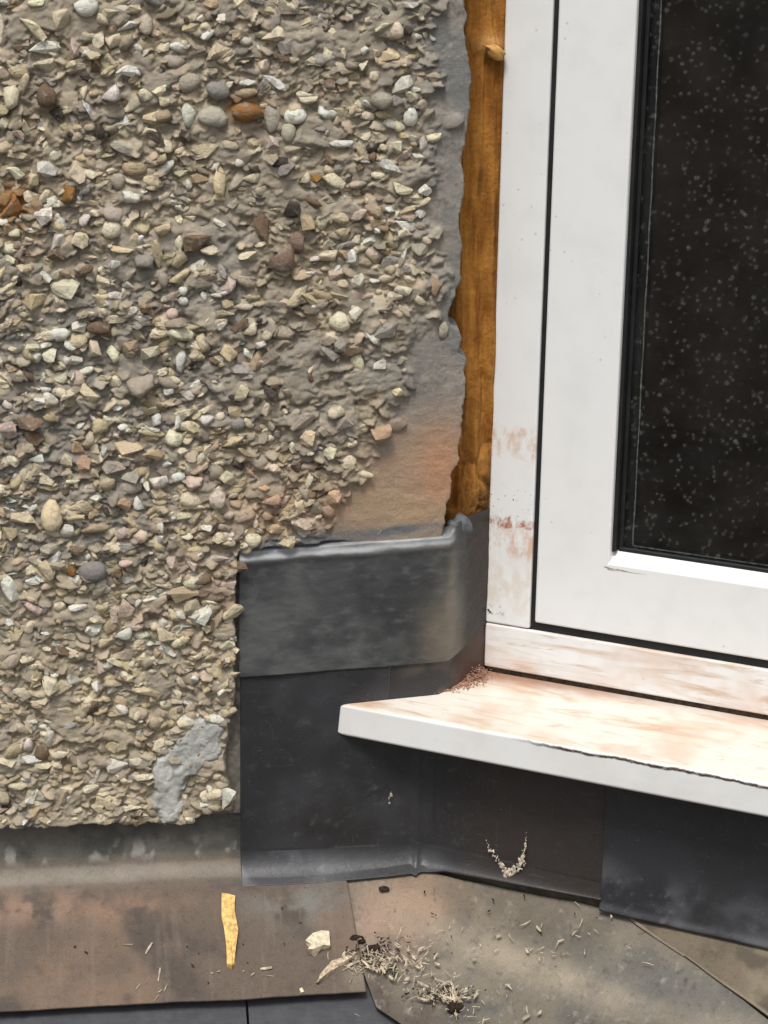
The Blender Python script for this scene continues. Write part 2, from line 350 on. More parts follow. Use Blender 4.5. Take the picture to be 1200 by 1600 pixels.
STEP = 0.00125
xs = np.arange(XL, 0.092, STEP); zs = np.arange(-0.318, ZT, STEP)
X, Z = np.meshgrid(xs, zs, indexing='ij')
dM = sdf(poly_M, X, Z) + (fbm(X, Z, 90, 3, 3) - 0.5) * 0.006
dS = sdf(poly_S, X, Z) + (fbm(X, Z, 60, 4, 8) - 0.5) * 0.03   # > 0 in the smooth margin
rough_m = sst(0.016, -0.026, dS)                          # 1 in the pebbledash, 0 in the margin
H = 0.0085 + (0.0022 + 0.004 * rough_m) * (fbm(X, Z, 26, 3, 1) - 0.5) + (0.0016 + 0.0044 * rough_m) * (fbm(X, Z * 1.5, 110, 4, 2, 0.6) - 0.5)
H += rough_m * 0.0022 * (1 - np.abs(2 * fbm(X, Z * 1.6, 150, 3, 5) - 1) * 2)
H -= (1 - rough_m) * 0.002
C = np.empty(X.shape + (3,)); C[:] = (0.385, 0.335, 0.262)
tn = fbm(X, Z, 12, 4, 21)
C = mixc(C, (0.36, 0.295, 0.205), sst(0.42, 0.62, tn) * 0.8)
C = mixc(C, (0.25, 0.235, 0.21), sst(0.5, 0.7, fbm(X, Z, 9, 3, 33)) * 0.8)
# mortar-coated chips and flakes: lumps of the coat itself
def lump_density(px, py):
    return 1.0
N_L = 7500
lx = rng.uniform(XL, 0.07, N_L); lz = rng.uniform(-0.31, ZT, N_L)
_ix = np.clip(((lx - XL) / STEP).astype(int), 0, X.shape[0] - 1); _iz = np.clip(((lz + 0.318) / STEP).astype(int), 0, X.shape[1] - 1)
lk = (rough_m[_ix, _iz] > 0.25) & (dM[_ix, _iz] > 0.002)
pal_l = np.array([(0.36, 0.31, 0.24), (0.44, 0.375, 0.275), (0.62, 0.48, 0.34), (0.25, 0.22, 0.185), (0.42, 0.35, 0.25), (0.68, 0.59, 0.43), (0.28, 0.24, 0.19), (0.17, 0.135, 0.10)])
for k in np.nonzero(lk)[0]:
    a = rng.uniform(0.003, 0.0085) * (1.0 if rng.random() < 0.9 else 1.5); b = a * rng.uniform(0.38, 0.8); th = rng.normal(0.12, 0.5)
    r = int(a * 1.3 / STEP) + 2; i0, i1 = max(0, _ix[k] - r), min(X.shape[0], _ix[k] + r + 1); j0, j1 = max(0, _iz[k] - r), min(X.shape[1], _iz[k] + r + 1)
    dx = X[i0:i1, j0:j1] - lx[k]; dz = Z[i0:i1, j0:j1] - lz[k]
    c, s = math.cos(th), math.sin(th); u = (dx * c + dz * s) / a; v = (-dx * s + dz * c) / b
    p = rng.uniform(0, 6.28); ang = np.arctan2(v, u)
    q3 = rng.uniform(0.04, 0.16); rad = np.sqrt(u * u + v * v) * (1 + 0.11 * np.sin(2 * ang + p) + q3 * np.sin(3 * ang + 2 * p) + 0.5 * q3 * np.sin(5 * ang + 3 * p))
    base = min(H[_ix[k], _iz[k]], 0.0135)
    top = base + rng.uniform(0.0, 0.0036) + 0.0030 * (rng.normal(0.0, 0.5) * u + rng.normal(-0.75, 0.5) * v)
    hh = np.where(rad < 1, top - rng.uniform(0.0006, 0.003) * rad ** 2.5, -1.0)
    up = hh > H[i0:i1, j0:j1]
    H[i0:i1, j0:j1] = np.where(up, hh, H[i0:i1, j0:j1])
    m = (up & (rad < 0.97)) * rng.uniform(0.35, 0.95)
    C[i0:i1, j0:j1] = mixc(C[i0:i1, j0:j1], pal_l[rng.integers(len(pal_l))], m)
H = np.minimum(H, 0.0215) + 0.0016 * rough_m * (fbm(X, Z * 1.4, 300, 4, 306, 0.65) - 0.5)
# bald places where the cement was smeared over the chips
PXg = 600 + X * PXM; PYg = 800 - Z * PXM * 0.955
GREYZ = [(330, 90, 110, 70, .72), (430, 330, 90, 90, .65), (560, 150, 60, 120, .45), (470, 560, 110, 80, .6), (620, 560, 90, 90, .75), (520, 650, 80, 70, .5), (110, 160, 60, 40, .5), (150, 1150, 90, 40, .6), (320, 220, 90, 40, .45)]
gz_ = sum(q[4] * np.exp(-((PXg - q[0]) / q[2]) ** 2 - ((PYg - q[1]) / q[3]) ** 2) for q in GREYZ)
smear = sst(0.50, 0.66, fbm(X, Z * 1.3, 34, 4, 301) + 0.20 * (gz_ - 0.25)) * sst(0.1, 0.6, rough_m)
Hs = 0.0125 + 0.0045 * (fbm(X, Z * 1.5, 55, 4, 302) - 0.5) + 0.0022 * (fbm(X, Z * 1.6, 170, 4, 303, 0.6) - 0.5) + 0.0035 * smear
H = np.where(smear > 0, np.maximum(H * (1 - 0.75 * smear) + Hs * 0.75 * smear, H - 0.004), H)
C = mixc(C, (0.36, 0.32, 0.26), smear * 0.5)
C = mixc(C, (0.44, 0.37, 0.265), sst(820, 900, PYg + 60 * (fbm(X, Z, 14, 3, 304) - 0.5)) * sst(0.35, 0.6, fbm(X, Z, 40, 4, 305)) * 0.6 * rough_m)
# margin colours: grey cement, brick-coloured staining above the lead
mg = 1 - rough_m
cm = np.empty(C.shape); cm[:] = (0.235, 0.232, 0.215)
cm = mixc(cm, (0.30, 0.27, 0.235), sst(0.4, 0.7, fbm(X, Z, 35, 4, 41)))
cm = mixc(cm, (0.37, 0.345, 0.30), sst(0.56, 0.75, fbm(X, Z, 240, 4, 44, 0.65)) * 0.6); cm = mixc(cm, (0.13, 0.12, 0.105), sst(0.60, 0.75, fbm(X + 2, Z, 200, 4, 45, 0.65)) * 0.6)
cm = mixc(cm, (0.19, 0.195, 0.19), sst(0.52, 0.72, fbm(X, Z, 55, 4, 43)) * 0.8)
def wb(C, px, py, rx, ry, col, k, ang=0, s=50, nf=45):
    p = W(px, py); n = fbm(X, Z, nf, 4, s)
    return mixc(C, col, np.clip(blob(X, Z, p[0], p[2], rx / PXM, ry / PXM, ang) * k * (0.45 + 1.1 * n), 0, 1))
cm = wb(cm, 640, 740, 130, 95, (0.38, 0.27, 0.19), 1.2, 0, 51)
cm = wb(cm, 690, 730, 40, 60, (0.48, 0.26, 0.15), 1.0, 0, 52)
cm = wb(cm, 600, 800, 90, 40, (0.42, 0.30, 0.18), 0.9, 0, 53)
C = C * rough_m[..., None] + cm * mg[..., None]
C = wb(C, 460, 800, 110, 60, (0.42, 0.28, 0.18), 0.7, 0, 54)
C = wb(C, 330, 920, 80, 90, (0.42, 0.29, 0.20), 0.5, 0, 55)
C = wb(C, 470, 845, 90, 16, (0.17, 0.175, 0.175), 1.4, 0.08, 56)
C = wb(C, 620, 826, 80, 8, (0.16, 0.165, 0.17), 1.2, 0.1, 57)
C = wb(C, 25, 320, 40, 40, (0.30, 0.17, 0.07), 1.0, 0, 58)
C = wb(C, 380, 170, 45, 25, (0.30, 0.17, 0.07), 0.8, 0, 59)
# the coat breaks off at its edges
edge = sst(0.0, 0.0028, dM); yb = np.where(X > 0.045, 0.034, 0.010)
Y = -(H * edge) + (1 - edge) * yb
keep = (dM[:-1, :-1] > -0.004) | (dM[1:, 1:] > -0.004)
P = np.stack([X, Y, Z], -1) - WL
sheet('mortar_coat', P, C, M_MORTAR, wall, keep=keep)

def hmap(x, z):
    i = np.clip(((np.asarray(x) - XL) / STEP).round().astype(int), 0, X.shape[0] - 1); j = np.clip(((np.asarray(z) + 0.318) / STEP).round().astype(int), 0, X.shape[1] - 1)
    return i, j
# brick core behind the coat and its outside corner at the window
core = box('masonry_core', -0.95, 0.060, 0.0355, 0.26, -0.55, 0.70, M_BRICK, wall); core.location = Vector((-WL).tolist())
und_ = box('undercoat', -0.95, 0.03, 0.0025, 0.0354, -0.297, -0.02, simple('dark_render', (0.19, 0.175, 0.145), 0.9, 0.2, (120, 0.4), 0.8), wall); und_.location = Vector((-WL).tolist())
outer = box('plain_coat', -0.95, XL + 0.001, -0.008, 0.034, -0.292, 0.70, simple('plain_mortar', (0.26, 0.23, 0.19), 0.9, 0.2, (90, 0.4), 0.8), wall); outer.location = Vector((-WL).tolist())

# smooth pale cement patch
xs2 = np.arange(W(225, 1200)[0], W(362, 1200)[0], 0.0009); zs2 = np.arange(W(300, 1292)[2], W(300, 1110)[2], 0.0009)
X2, Z2 = np.meshgrid(xs2, zs2, indexing='ij'); d2 = sdf(poly_P, X2, Z2) + (fbm(X2, Z2, 90, 4, 61, 0.65) - 0.5) * 0.012
h2 = 0.0150 + 0.006 * (fbm(X2, Z2, 60, 4, 62) - 0.5) + 0.002 * (fbm(X2 * 1.5, Z2, 160, 3, 63) - 0.5)
e2 = sst(-0.001, 0.009, d2); Y2 = -(h2 * e2 + 0.004 * (1 - e2))
C2 = np.empty(X2.shape + (3,)); C2[:] = (0.46, 0.46, 0.425)
C2 = mixc(C2, (0.56, 0.56, 0.52), sst(0.5, 0.72, fbm(X2, Z2, 70, 4, 64))); C2 = mixc(C2, (0.29, 0.29, 0.265), sst(0.5, 0.75, fbm(X2, Z2, 50, 4, 65)))
C2 = mixc(C2, (0.37, 0.335, 0.285), sst(0.006, 0.0, d2) * 0.8)
tag(sheet('cement_patch', np.stack([X2, Y2, Z2], -1) - WL, C2, M_MORTAR, wall, keep=(d2[:-1, :-1] > 0)), 'smooth pale grey cement smear at the lower corner')

# stone shapes: angular flints (convex hulls) and rounded pebbles
def hull_mesh(n, seed, flat):
    r = np.random.default_rng(seed); bm = bmesh.new()
    for _ in range(n):
        p = r.normal(size=3); p /= np.linalg.norm(p); p *= r.uniform(0.84, 1.02); p[1] = np.clip(p[1], -flat, flat)
        bm.verts.new(p)
    res = bmesh.ops.convex_hull(bm, input=bm.verts)
    bmesh.ops.delete(bm, geom=[v for v in bm.verts if not v.link_faces], context='VERTS')
    bmesh.ops.triangulate(bm, faces=bm.faces)
    bmesh.ops.subdivide_edges(bm, edges=bm.edges, cuts=1, use_grid_fill=True); bmesh.ops.triangulate(bm, faces=bm.faces)
    for v in bm.verts:
        if len(v.link_edges) and r.random() < 0.9: v.co *= 1 + r.normal(0.0, 0.04)
    return bm
def round_mesh(seed):
    r = np.random.default_rng(seed); bm = bmesh.new(); bmesh.ops.create_icosphere(bm, subdivisions=2, radius=1.0)
    ph = r.uniform(0, 6, 6)
    for v in bm.verts:
        k = 1 + 0.10 * math.sin(2.1 * v.co.x + ph[0]) + 0.10 * math.sin(2.6 * v.co.z + ph[1]) + 0.07 * math.sin(3.7 * v.co.x + 2 * v.co.z + ph[2])
        v.co *= k
    return bm
stone_meshes, templ = [], []
for k in range(44):
    bm = hull_mesh(rng.integers(9, 16), 100 + k, rng.uniform(0.4, 0.85)) if k < 32 else round_mesh(300 + k)
    bm.verts.ensure_lookup_table()
    V = np.array([v.co[:] for v in bm.verts]); V /= np.abs(V).max(0)
    T = np.array([[v.index for v in f.verts] for f in bm.faces])
    for v, c in zip(bm.verts, V): v.co = c
    m = bpy.data.meshes.new('pebble_shape'); bm.normal_update(); bm.to_mesh(m); bm.free(); m.materials.append(M_STONE_O)
    for p in m.polygons: p.use_smooth = k >= 32 or k % 3 == 0
    stone_meshes.append(m); templ.append((V, T))

PAL = {'w': (0.82, 0.77, 0.67), 'c': (0.79, 0.69, 0.50), 'y': (0.74, 0.61, 0.39), 't': (0.48, 0.37, 0.23), 'g': (0.47, 0.42, 0.34), 'k': (0.64, 0.50, 0.42),
       'p': (0.55, 0.37, 0.25), 'o': (0.33, 0.16, 0.045), 'b': (0.19, 0.125, 0.075), 'd': (0.055, 0.042, 0.034), 'r': (0.26, 0.17, 0.125), 'G': (0.31, 0.29, 0.26)}
# px, py, width, height (pixels of the photograph), angle, colour, round?
STONES = """58 2 26 10 0 c;133 10 34 24 0 w r;95 24 24 44 -10 c;52 44 46 18 -40 c;71 74 44 20 8 w;69 100 40 18 4 c;153 60 18 30 0 c;176 60 24 26 0 c;117 67 18 34 -10 k;3 46 16 44 0 c;173 18 24 12 15 c;196 38 40 12 5 w
226 36 20 28 0 g r;133 137 20 24 10 c;172 142 26 24 0 w;17 148 24 32 0 c;74 146 28 30 0 b r;88 177 22 20 0 d;160 202 22 22 0 d;225 146 26 18 0 c;240 180 34 20 0 y;227 202 30 12 0 c;196 231 46 16 -20 g;6 190 18 18 0 c;146 98 20 30 0 b
333 6 30 14 0 t;347 27 20 14 15 w;383 60 18 16 0 w r;295 125 32 26 30 g r;337 137 36 24 -20 G r;383 127 32 9 0 w;383 142 34 14 0 t;383 171 48 26 -15 o;292 177 26 36 15 w;329 177 44 28 0 g r;424 183 22 40 0 g r;458 179 34 22 20 w r;447 204 22 26 0 g r;421 221 22 20 0 k;292 208 24 20 0 d;475 144 26 9 0 c;479 152 26 12 0 c;271 94 32 18 0 g r;410 98 18 24 0 c;254 154 18 16 0 c;254 181 26 22 0 t;440 85 18 18 0 b
637 4 26 12 0 w;661 15 18 22 0 g;573 31 12 12 0 c;617 45 20 22 0 c r;634 45 14 14 0 d r;595 40 26 8 20 c;567 77 13 12 0 w;600 83 40 22 0 y;625 129 36 24 35 w;592 152 34 24 20 g;614 154 22 20 0 G;637 178 22 27 0 w r;646 137 16 10 0 w;619 195 18 16 0 c;616 225 24 20 0 c;595 229 12 14 0 c;579 227 20 16 0 d;657 223 14 22 0 w;675 212 22 14 0 c;533 221 40 10 0 w;573 179 30 12 -8 c
23 267 28 16 -20 c;73 262 34 22 0 w;121 267 26 26 -30 c;140 268 26 12 -20 c;102 299 30 28 0 o;123 304 12 18 0 w;17 315 32 40 0 o;71 333 26 22 20 w;133 340 22 16 20 w;179 331 34 22 0 g;184 281 20 22 0 g r;210 260 34 22 0 t r;205 302 26 20 0 w;208 331 16 22 0 c;200 346 16 16 0 c;220 350 26 22 0 y;175 354 28 24 0 c r;185 384 40 13 0 y;217 384 16 12 0 c;23 363 20 18 0 c;92 375 24 26 -30 w;125 371 24 22 20 c;90 394 30 16 0 b;4 417 14 26 0 y;179 408 26 16 0 w;104 444 44 30 -10 c;56 465 48 30 5 y;117 469 46 20 -8 g;200 442 18 11 -35 w;179 458 22 12 0 w;167 469 20 10 0 w;92 479 20 7 0 c;225 406 32 26 0 G;148 329 18 10 0 c;140 400 26 10 0 c
450 265 34 24 0 G;474 275 16 16 0 c;492 273 18 18 0 o;310 275 26 18 0 t;342 283 22 34 0 y;340 306 18 16 0 y;294 286 13 19 -15 w;281 265 22 12 0 c;335 385 42 15 8 c;342 344 22 8 -30 w;278 375 12 20 0 c r;310 371 46 22 10 b;435 396 40 42 0 r;410 350 24 46 25 b;462 375 26 30 0 r;454 323 24 24 0 d;483 308 30 24 0 b;479 342 24 24 0 t;494 342 12 12 0 c;281 427 40 20 20 y;352 440 28 26 0 k;415 427 16 36 -40 c;390 398 36 18 0 c;285 450 13 12 0 w r;285 466 14 13 0 w r;268 485 17 17 0 k r;354 469 18 18 0 y;383 475 30 10 0 c;254 433 14 22 0 g r;254 354 26 24 0 y;277 342 14 16 0 c;317 458 9 15 0 w;485 423 20 6 0 w;490 402 18 10 20 w
519 283 38 24 -25 c;528 261 22 12 0 G;588 271 24 10 0 c;623 290 34 20 -10 c;660 296 20 16 30 w;558 331 28 14 35 k;608 323 20 9 0 w;654 331 16 12 0 w;646 320 14 8 0 c;583 325 22 22 0 t;581 373 32 14 8 w;556 371 16 16 0 c;548 400 22 24 20 w;531 398 18 20 0 t;555 431 27 24 10 w;629 394 16 26 20 w;627 448 28 20 0 c;652 465 28 12 -25 c;677 442 14 26 0 t;637 431 20 10 -20 c;652 383 28 26 0 g;629 363 20 16 0 c;530 497 32 28 -10 c r;554 485 22 20 0 w;583 435 16 8 0 w
94 518 27 18 0 w r;123 506 22 16 0 w;154 506 32 20 0 b r;171 515 20 24 0 b;200 531 30 26 -20 t;229 540 40 28 -15 c;152 542 34 22 -45 c;179 550 16 34 30 c;119 559 22 14 0 w;79 548 22 24 0 c;58 552 20 16 0 w;23 540 22 12 0 c;4 557 12 22 0 c;19 569 18 14 0 t;40 577 30 24 0 b;135 575 24 12 8 w r;97 585 30 20 0 c;72 604 18 14 -20 w;181 592 20 18 0 c;219 594 38 32 0 g;144 610 54 26 -25 y;11 627 22 12 -30 w;62 620 16 10 0 w;144 646 17 14 -20 w;12 665 28 24 0 k;48 652 38 28 0 r;55 677 32 22 -40 b;80 647 24 12 -10 t;119 662 26 11 15 w;171 654 22 16 0 c;217 644 14 20 -40 g;244 654 16 24 0 w;204 692 44 24 8 y;121 698 18 30 20 p;135 719 32 26 0 p;173 727 42 24 0 g;61 712 26 16 10 w;198 710 32 9 0 c;238 704 34 16 0 t;206 742 30 24 0 g;104 717 18 24 0 c;21 715 22 14 -40 c;162 696 10 20 -15 w
282 558 18 34 -8 w;356 548 26 26 10 y;388 508 20 20 0 c;403 531 20 15 -15 w;326 518 12 12 0 c;387 546 16 18 0 w;263 604 16 12 0 w;292 612 22 14 -40 w;375 606 18 26 -35 c;365 637 21 22 0 t;370 658 20 18 0 G r;344 646 14 13 0 c r;321 650 24 20 -45 w;444 639 12 10 0 c;270 679 30 24 -20 c;282 700 24 13 25 c;480 677 28 24 25 y;456 696 11 20 15 c;388 702 38 12 -30 t;354 713 16 13 -20 w;340 719 20 10 0 c;442 710 20 16 0 t;387 729 18 24 0 p;277 740 22 13 15 w r;469 654 44 16 45 g;260 720 18 10 0 w;400 727 18 16 0 p;427 725 20 14 0 c
690 513 15 25 0 g;557 563 18 30 25 c r;592 566 22 17 15 w;522 638 26 24 -20 c;535 657 26 26 0 g;592 668 34 25 8 p;514 701 20 20 20 c;519 771 24 22 0 p;513 795 32 20 0 p;618 607 18 12 0 y
80 798 32 46 0 y r;149 772 20 12 -15 w;192 783 24 22 0 p;217 780 16 22 0 w;205 757 32 22 0 g r;106 823 24 20 20 w;152 819 46 13 15 t;188 828 32 16 15 k;18 823 26 28 0 t;40 823 16 7 0 c;79 827 32 9 -15 c;167 860 18 13 15 w;196 871 24 12 0 k;219 831 24 18 30 c;54 899 26 16 5 w;17 914 24 44 15 w;52 944 32 20 -25 k;94 940 20 16 -20 c;96 919 28 15 -40 y;123 940 30 9 0 w;112 885 14 22 0 o;146 885 44 30 0 G r;208 914 26 13 25 c;192 981 26 22 -10 w;171 971 24 30 20 t;242 971 14 13 0 c r;79 852 34 18 0 g;8 944 30 18 -10 g;183 890 20 16 0 b
247 745 28 25 0 w;302 746 24 22 0 k;353 742 20 22 25 c;338 773 24 28 0 k;283 802 32 13 15 c;355 798 18 13 20 k;408 754 22 11 -20 p;421 773 30 18 0 p;417 798 18 14 0 p;427 821 26 16 0 p;394 838 24 20 0 c r;321 815 18 12 0 w;350 817 22 15 0 k;273 873 30 22 -25 k;300 877 24 16 -20 k;335 867 50 12 0 k;367 781 18 14 0 t;287 919 44 22 10 t;275 898 18 11 30 c;354 905 26 14 0 k
80 1060 24 28 10 c;115 1052 28 20 -30 w;154 1065 22 20 0 w;176 1073 18 14 0 w;137 1056 12 14 0 c;44 1156 19 26 25 w;65 1167 24 26 0 b r;67 1187 28 14 5 c;171 1206 24 22 0 t r;185 1260 20 16 0 w;125 1225 50 14 -5 y;52 1044 10 14 0 w;181 1056 24 10 10 c;200 1090 18 16 0 c;225 1125 34 18 0 t;100 1023 20 16 0 t;131 1183 22 14 35 t;235 1017 22 18 0 t;320 1020 22 22 20 c;330 1130 20 10 0 t;300 1028 20 18 20 c;285 1055 12 12 0 w"""
rows = [q.split() for line in STONES.splitlines() for q in line.split(';')]
stx, stz, st_r = [], [], []
npeb = 0
for q in rows:
    if npeb >= 300: break
    px, py, w, h, ang = map(float, q[:5]); c = PAL[q[5]]; rd = len(q) > 6
    x, _, z = W(px, py); w = w / PXM * 1.08; h = h / PXM / 0.94 * 1.08
    i, j = hmap(x, z); base = float(np.median(H[max(0, i - 2):i + 3, max(0, j - 2):j + 3]))
    base = min(base, 0.0165)
    d = min(w, h) * (0.42 if not rd else 0.40)
    o = bpy.data.objects.new('pebble', stone_meshes[(32 + npeb % 12) if rd else rng.integers(0, 32)]); COL.objects.link(o); o.parent = wall
    flip = rng.choice([-1, 1]); o.scale = (w / 2 * flip, d, h / 2)
    R = Matrix.Rotation(-math.radians(ang + rng.normal(0, 4)), 3, 'Y') @ Matrix.Rotation(rng.normal(-0.12, 0.16), 3, 'X') @ Matrix.Rotation(rng.normal(0, 0.16), 3, 'Z')
    o.rotation_euler = R.to_euler()
    o.location = Vector((np.array([x, -(base + d * 0.26), z]) - WL).tolist())
    v = rng.uniform(0.88, 1.1); o.color = (*[min(0.8, q2 * v * rng.uniform(0.96, 1.04)) for q2 in c], 1)
    stx.append(x); stz.append(z); st_r.append(max(w, h) / 2); npeb += 1
stx, stz, st_r = map(np.array, (stx, stz, st_r))

# the thousands of smaller chips: one part
sm_pal = np.array([(0.42, 0.36, 0.275), (0.52, 0.44, 0.32), (0.62, 0.52, 0.35), (0.77, 0.67, 0.48), (0.82, 0.77, 0.66), (0.52, 0.40, 0.25), (0.19, 0.13, 0.085), (0.06, 0.047, 0.038), (0.58, 0.46, 0.36), (0.36, 0.33, 0.29), (0.56, 0.47, 0.29)])
sm_p = np.array([.11, .14, .18, .20, .12, .07, .04, .015, .05, .03, .07]); sm_p /= sm_p.sum()
Vs, Fs, Cs, SM, off, n_small = [], [], [], [], 0, 0
CREAMZ = [(200, 365, 50, 40), (40, 40, 90, 60), (110, 270, 80, 40), (610, 190, 70, 70), (610, 290, 80, 60), (100, 560, 130, 80), (230, 690, 170, 80), (150, 1060, 130, 40), (60, 900, 80, 70), (620, 440, 60, 40), (280, 880, 90, 70), (200, 1000, 160, 90), (100, 1220, 130, 60), (330, 1060, 50, 80), (90, 800, 80, 50), (250, 130, 40, 60)]
PEACHZ = [(440, 790, 90, 60), (330, 900, 70, 60), (120, 910, 60, 40)]
cream_p = np.array([.06, .08, .16, .27, .15, .06, .02, .01, .06, .02, .11]); cream_p /= cream_p.sum()
grey_p = np.array([.30, .17, .08, .06, .05, .06, .08, .04, .02, .14, .02]); grey_p /= grey_p.sum()
peach_p = np.array([.06, .1, .14, .12, .04, .14, .02, .01, .30, .02, .05]); peach_p /= peach_p.sum()
def zone(L, px, py): return sum(math.exp(-((px - q[0]) / q[2]) ** 2 - ((py - q[1]) / q[3]) ** 2) for q in L)
for _ in range(15000):
    x = rng.uniform(XL, 0.075); z = rng.uniform(-0.305, ZT); i, j = hmap(x, z)
    if dM[i, j] < 0.004 or rng.random() > rough_m[i, j] ** 2: continue
    px = 600 + (x - 0.0) * PXM; py = 800 - z * PXM * 0.955
    g = 1.0
    for (gx, gy, rx, ry, k) in GREYZ: g -= k * math.exp(-((px - gx) / rx) ** 2 - ((py - gy) / ry) ** 2)
    if rng.random() > max(0.06, g * 0.80) * (1 - 0.55 * smear[i, j]): continue
    if sdf(poly_P, np.array([x]), np.array([z]))[0] > 0.002: continue
    r = min(0.0030 + rng.gamma(2.0, 0.00155), 0.0100); a = r * rng.uniform(0.9, 1.6); b = r * rng.uniform(0.4, 0.9)
    dd = np.hypot(stx - x, stz - z)
    if (dd < st_r * 0.75 + r * 0.4).any(): continue
    V, T = templ[rng.integers(0, 36)]; d = min(a, b) * rng.uniform(0.5, 0.85)
    th = rng.normal(0.12, 0.6); R = np.array((Matrix.Rotation(-th, 3, 'Y') @ Matrix.Rotation(rng.normal(-0.15, 0.35), 3, 'X') @ Matrix.Rotation(rng.normal(0, 0.35), 3, 'Z')))
    v = (V * np.array([a, d, b])) @ R.T + np.array([x, -(min(H[i, j], 0.0175 - 0.003 * smear[i, j]) + d * rng.uniform(-0.7, 0.2)), z])
    zc, zp, zg = zone(CREAMZ, px, py), zone(PEACHZ, px, py), zone(GREYZ, px, py); q_ = rng.random()
    pw = cream_p if q_ < zc * 0.9 else (peach_p if q_ < zp * 0.9 else (grey_p if rng.random() < zg * 0.8 else sm_p))
    c = sm_pal[rng.choice(11, p=pw)] * rng.uniform(0.85, 1.14)
    Vs.append(v); Fs.append(T + off); SM.append(np.full(len(T), rng.random() < 0.35)); Cs.append(np.repeat(np.clip(c, 0, .8)[None], len(v), 0)); off += len(v); n_small += 1
SM = np.concatenate(SM)
tag(mesh_np('small_pebbles', np.concatenate(Vs) - WL, np.concatenate(Fs), M_STONE_A, wall, np.concatenate(Cs), smooth=SM), kind='stuff')
print('pebbles', npeb, 'small', n_small)

# ------------------------------------------------------------------ window (bay coordinates under one turned Empty)
win = tag(empty('bay_window', O.tolist(), -BETA), 'white framed casement window with dark dirty glass and dusty projecting sill', 'window', kind='thing')
YF = F(755, 1041, 0.034)[1] if False else 0.0615          # plane of the outer frame's face
XW = 0.86; ZH = 1.05
z_fb = F(755, 1041, YF)[2]; x_l = F(757, 1000, YF)[0]; x_j = F(827, 975, YF)[0]; z_rt = F(790, 978, YF)[2]
x_s = F(834.5, 970, YF)[0]; z_s = F(900, 984, YF)[2]; x_g = F(955, 868, YF)[0] - 0.0016; z_g = F(955, 880, YF)[2]
print('frame', YF, z_fb, x_l, x_j, z_rt, 'sash', x_s, z_s, x_g, z_g)
FD = 0.065
box('jamb', x_l, x_j, YF, YF + FD, z_rt + 0.0006, ZH, M_UPVC_J, win, 0.0022)
box('jamb', XW - (x_j - x_l), XW, YF, YF + FD, z_rt + 0.0006, ZH, M_UPVC, win, 0.0022)
box('bottom_rail', x_l, XW, YF + 0.0002, YF + FD, z_fb, z_rt - 0.0004, M_UPVC_R, win, 0.002)
box('head', x_l, XW, YF, YF + FD, ZH + 0.0006, ZH + 0.05, M_UPVC, win, 0.002)
_yr = (YF + 0.0035, YF + FD - 0.004)  # black gasket fill, its colour doubling as shade in the sash gap
box('weather_seal', x_j - 0.012, x_j + 0.025, *_yr, z_rt - 0.01, ZH + 0.01, M_RUBBER, win)
box('weather_seal', XW - (x_j - x_l) - 0.025, XW - (x_j - x_l) + 0.012, *_yr, z_rt - 0.01, ZH + 0.01, M_RUBBER, win)
box('weather_seal', x_j + 0.025, XW - (x_j - x_l) - 0.025, *_yr, z_rt - 0.01, z_rt + 0.025, M_RUBBER, win)
box('weather_seal', x_j + 0.025, XW - (x_j - x_l) - 0.025, *_yr, ZH - 0.025, ZH + 0.01, M_RUBBER, win)
sash = empty('sash', (0, 0, 0), 0, win)
YS = YF + 0.0003; SX1 = XW - (x_s - x_l); SZ1 = ZH - 0.005
def sash_ring():
    y0, y1 = YS, YS + 0.055; w = x_g - x_s; hb = z_g - z_s; bm = bmesh.new()
    o_ = [(x_s, z_s), (SX1, z_s), (SX1, SZ1), (x_s, SZ1)]; i_ = [(x_s + w, z_s + hb), (SX1 - w, z_s + hb), (SX1 - w, SZ1 - hb), (x_s + w, SZ1 - hb)]
    L = [[bm.verts.new((p[0], y, p[1])) for p in q] for q in (o_, i_) for y in (y0, y1)]
    for k in range(4):
        n_ = (k + 1) % 4
        for A_, B_ in ((L[0], L[2]), (L[2], L[3]), (L[3], L[1]), (L[1], L[0])): bm.faces.new((A_[k], A_[n_], B_[n_], B_[k]))
    bmesh.ops.recalc_face_normals(bm, faces=bm.faces)
    return bm_obj('sash_frame', bm, M_UPVC, sash, bevel=0.0024)
sash_ring()
YG = YS + 0.017                                           # face of the glass
# sloping glazing bead along the bottom, thin ones at the sides
zb = z_g
prism('glazing_bead', [(YS + 0.0035, zb - 0.004), (YS + 0.0035, zb - 0.0005), (YS + 0.0055, zb + 0.0015), (YG - 0.002, zb + 0.0085), (YG - 0.0005, zb + 0.0085), (YG - 0.0005, zb - 0.004)], SX1 - (x_g - x_s) - 0.001, M_UPVC, sash, 0.0008, 'yz', x_g - 0.004)
box('glazing_bead', x_g - 0.002, x_g + 0.0035, YS + 0.006, YG - 0.0005, zb + 0.009, SZ1 - 0.08, M_RUBBER, sash, 0.0008)
gz = zb + 0.0085
_bm = bmesh.new()
for (xa_, wa_, dz_) in ((0.0, 0.020, 0.0), (0.003, 0.012, -0.0014), (0.012, 0.03, -0.0008)):
    q = [_bm.verts.new((x_g - 0.0045 + xa_ + wa_ * u_, YS - 0.0002, zb - 0.0052 + dz_ + 0.0004 * math.sin(9 * u_) + h_ * (1 - u_))) for u_, h_ in ((0, 0), (.5, -.0002), (1, 0), (.5, .0009), (0, .0013))]
    _bm.faces.new(q)
bmesh.ops.recalc_face_normals(_bm, faces=_bm.faces)
bm_obj('dirt_smear', _bm, simple('grey_smear', (0.34, 0.32, 0.27), 0.8, 0.2, (300, 0.4)), sash)
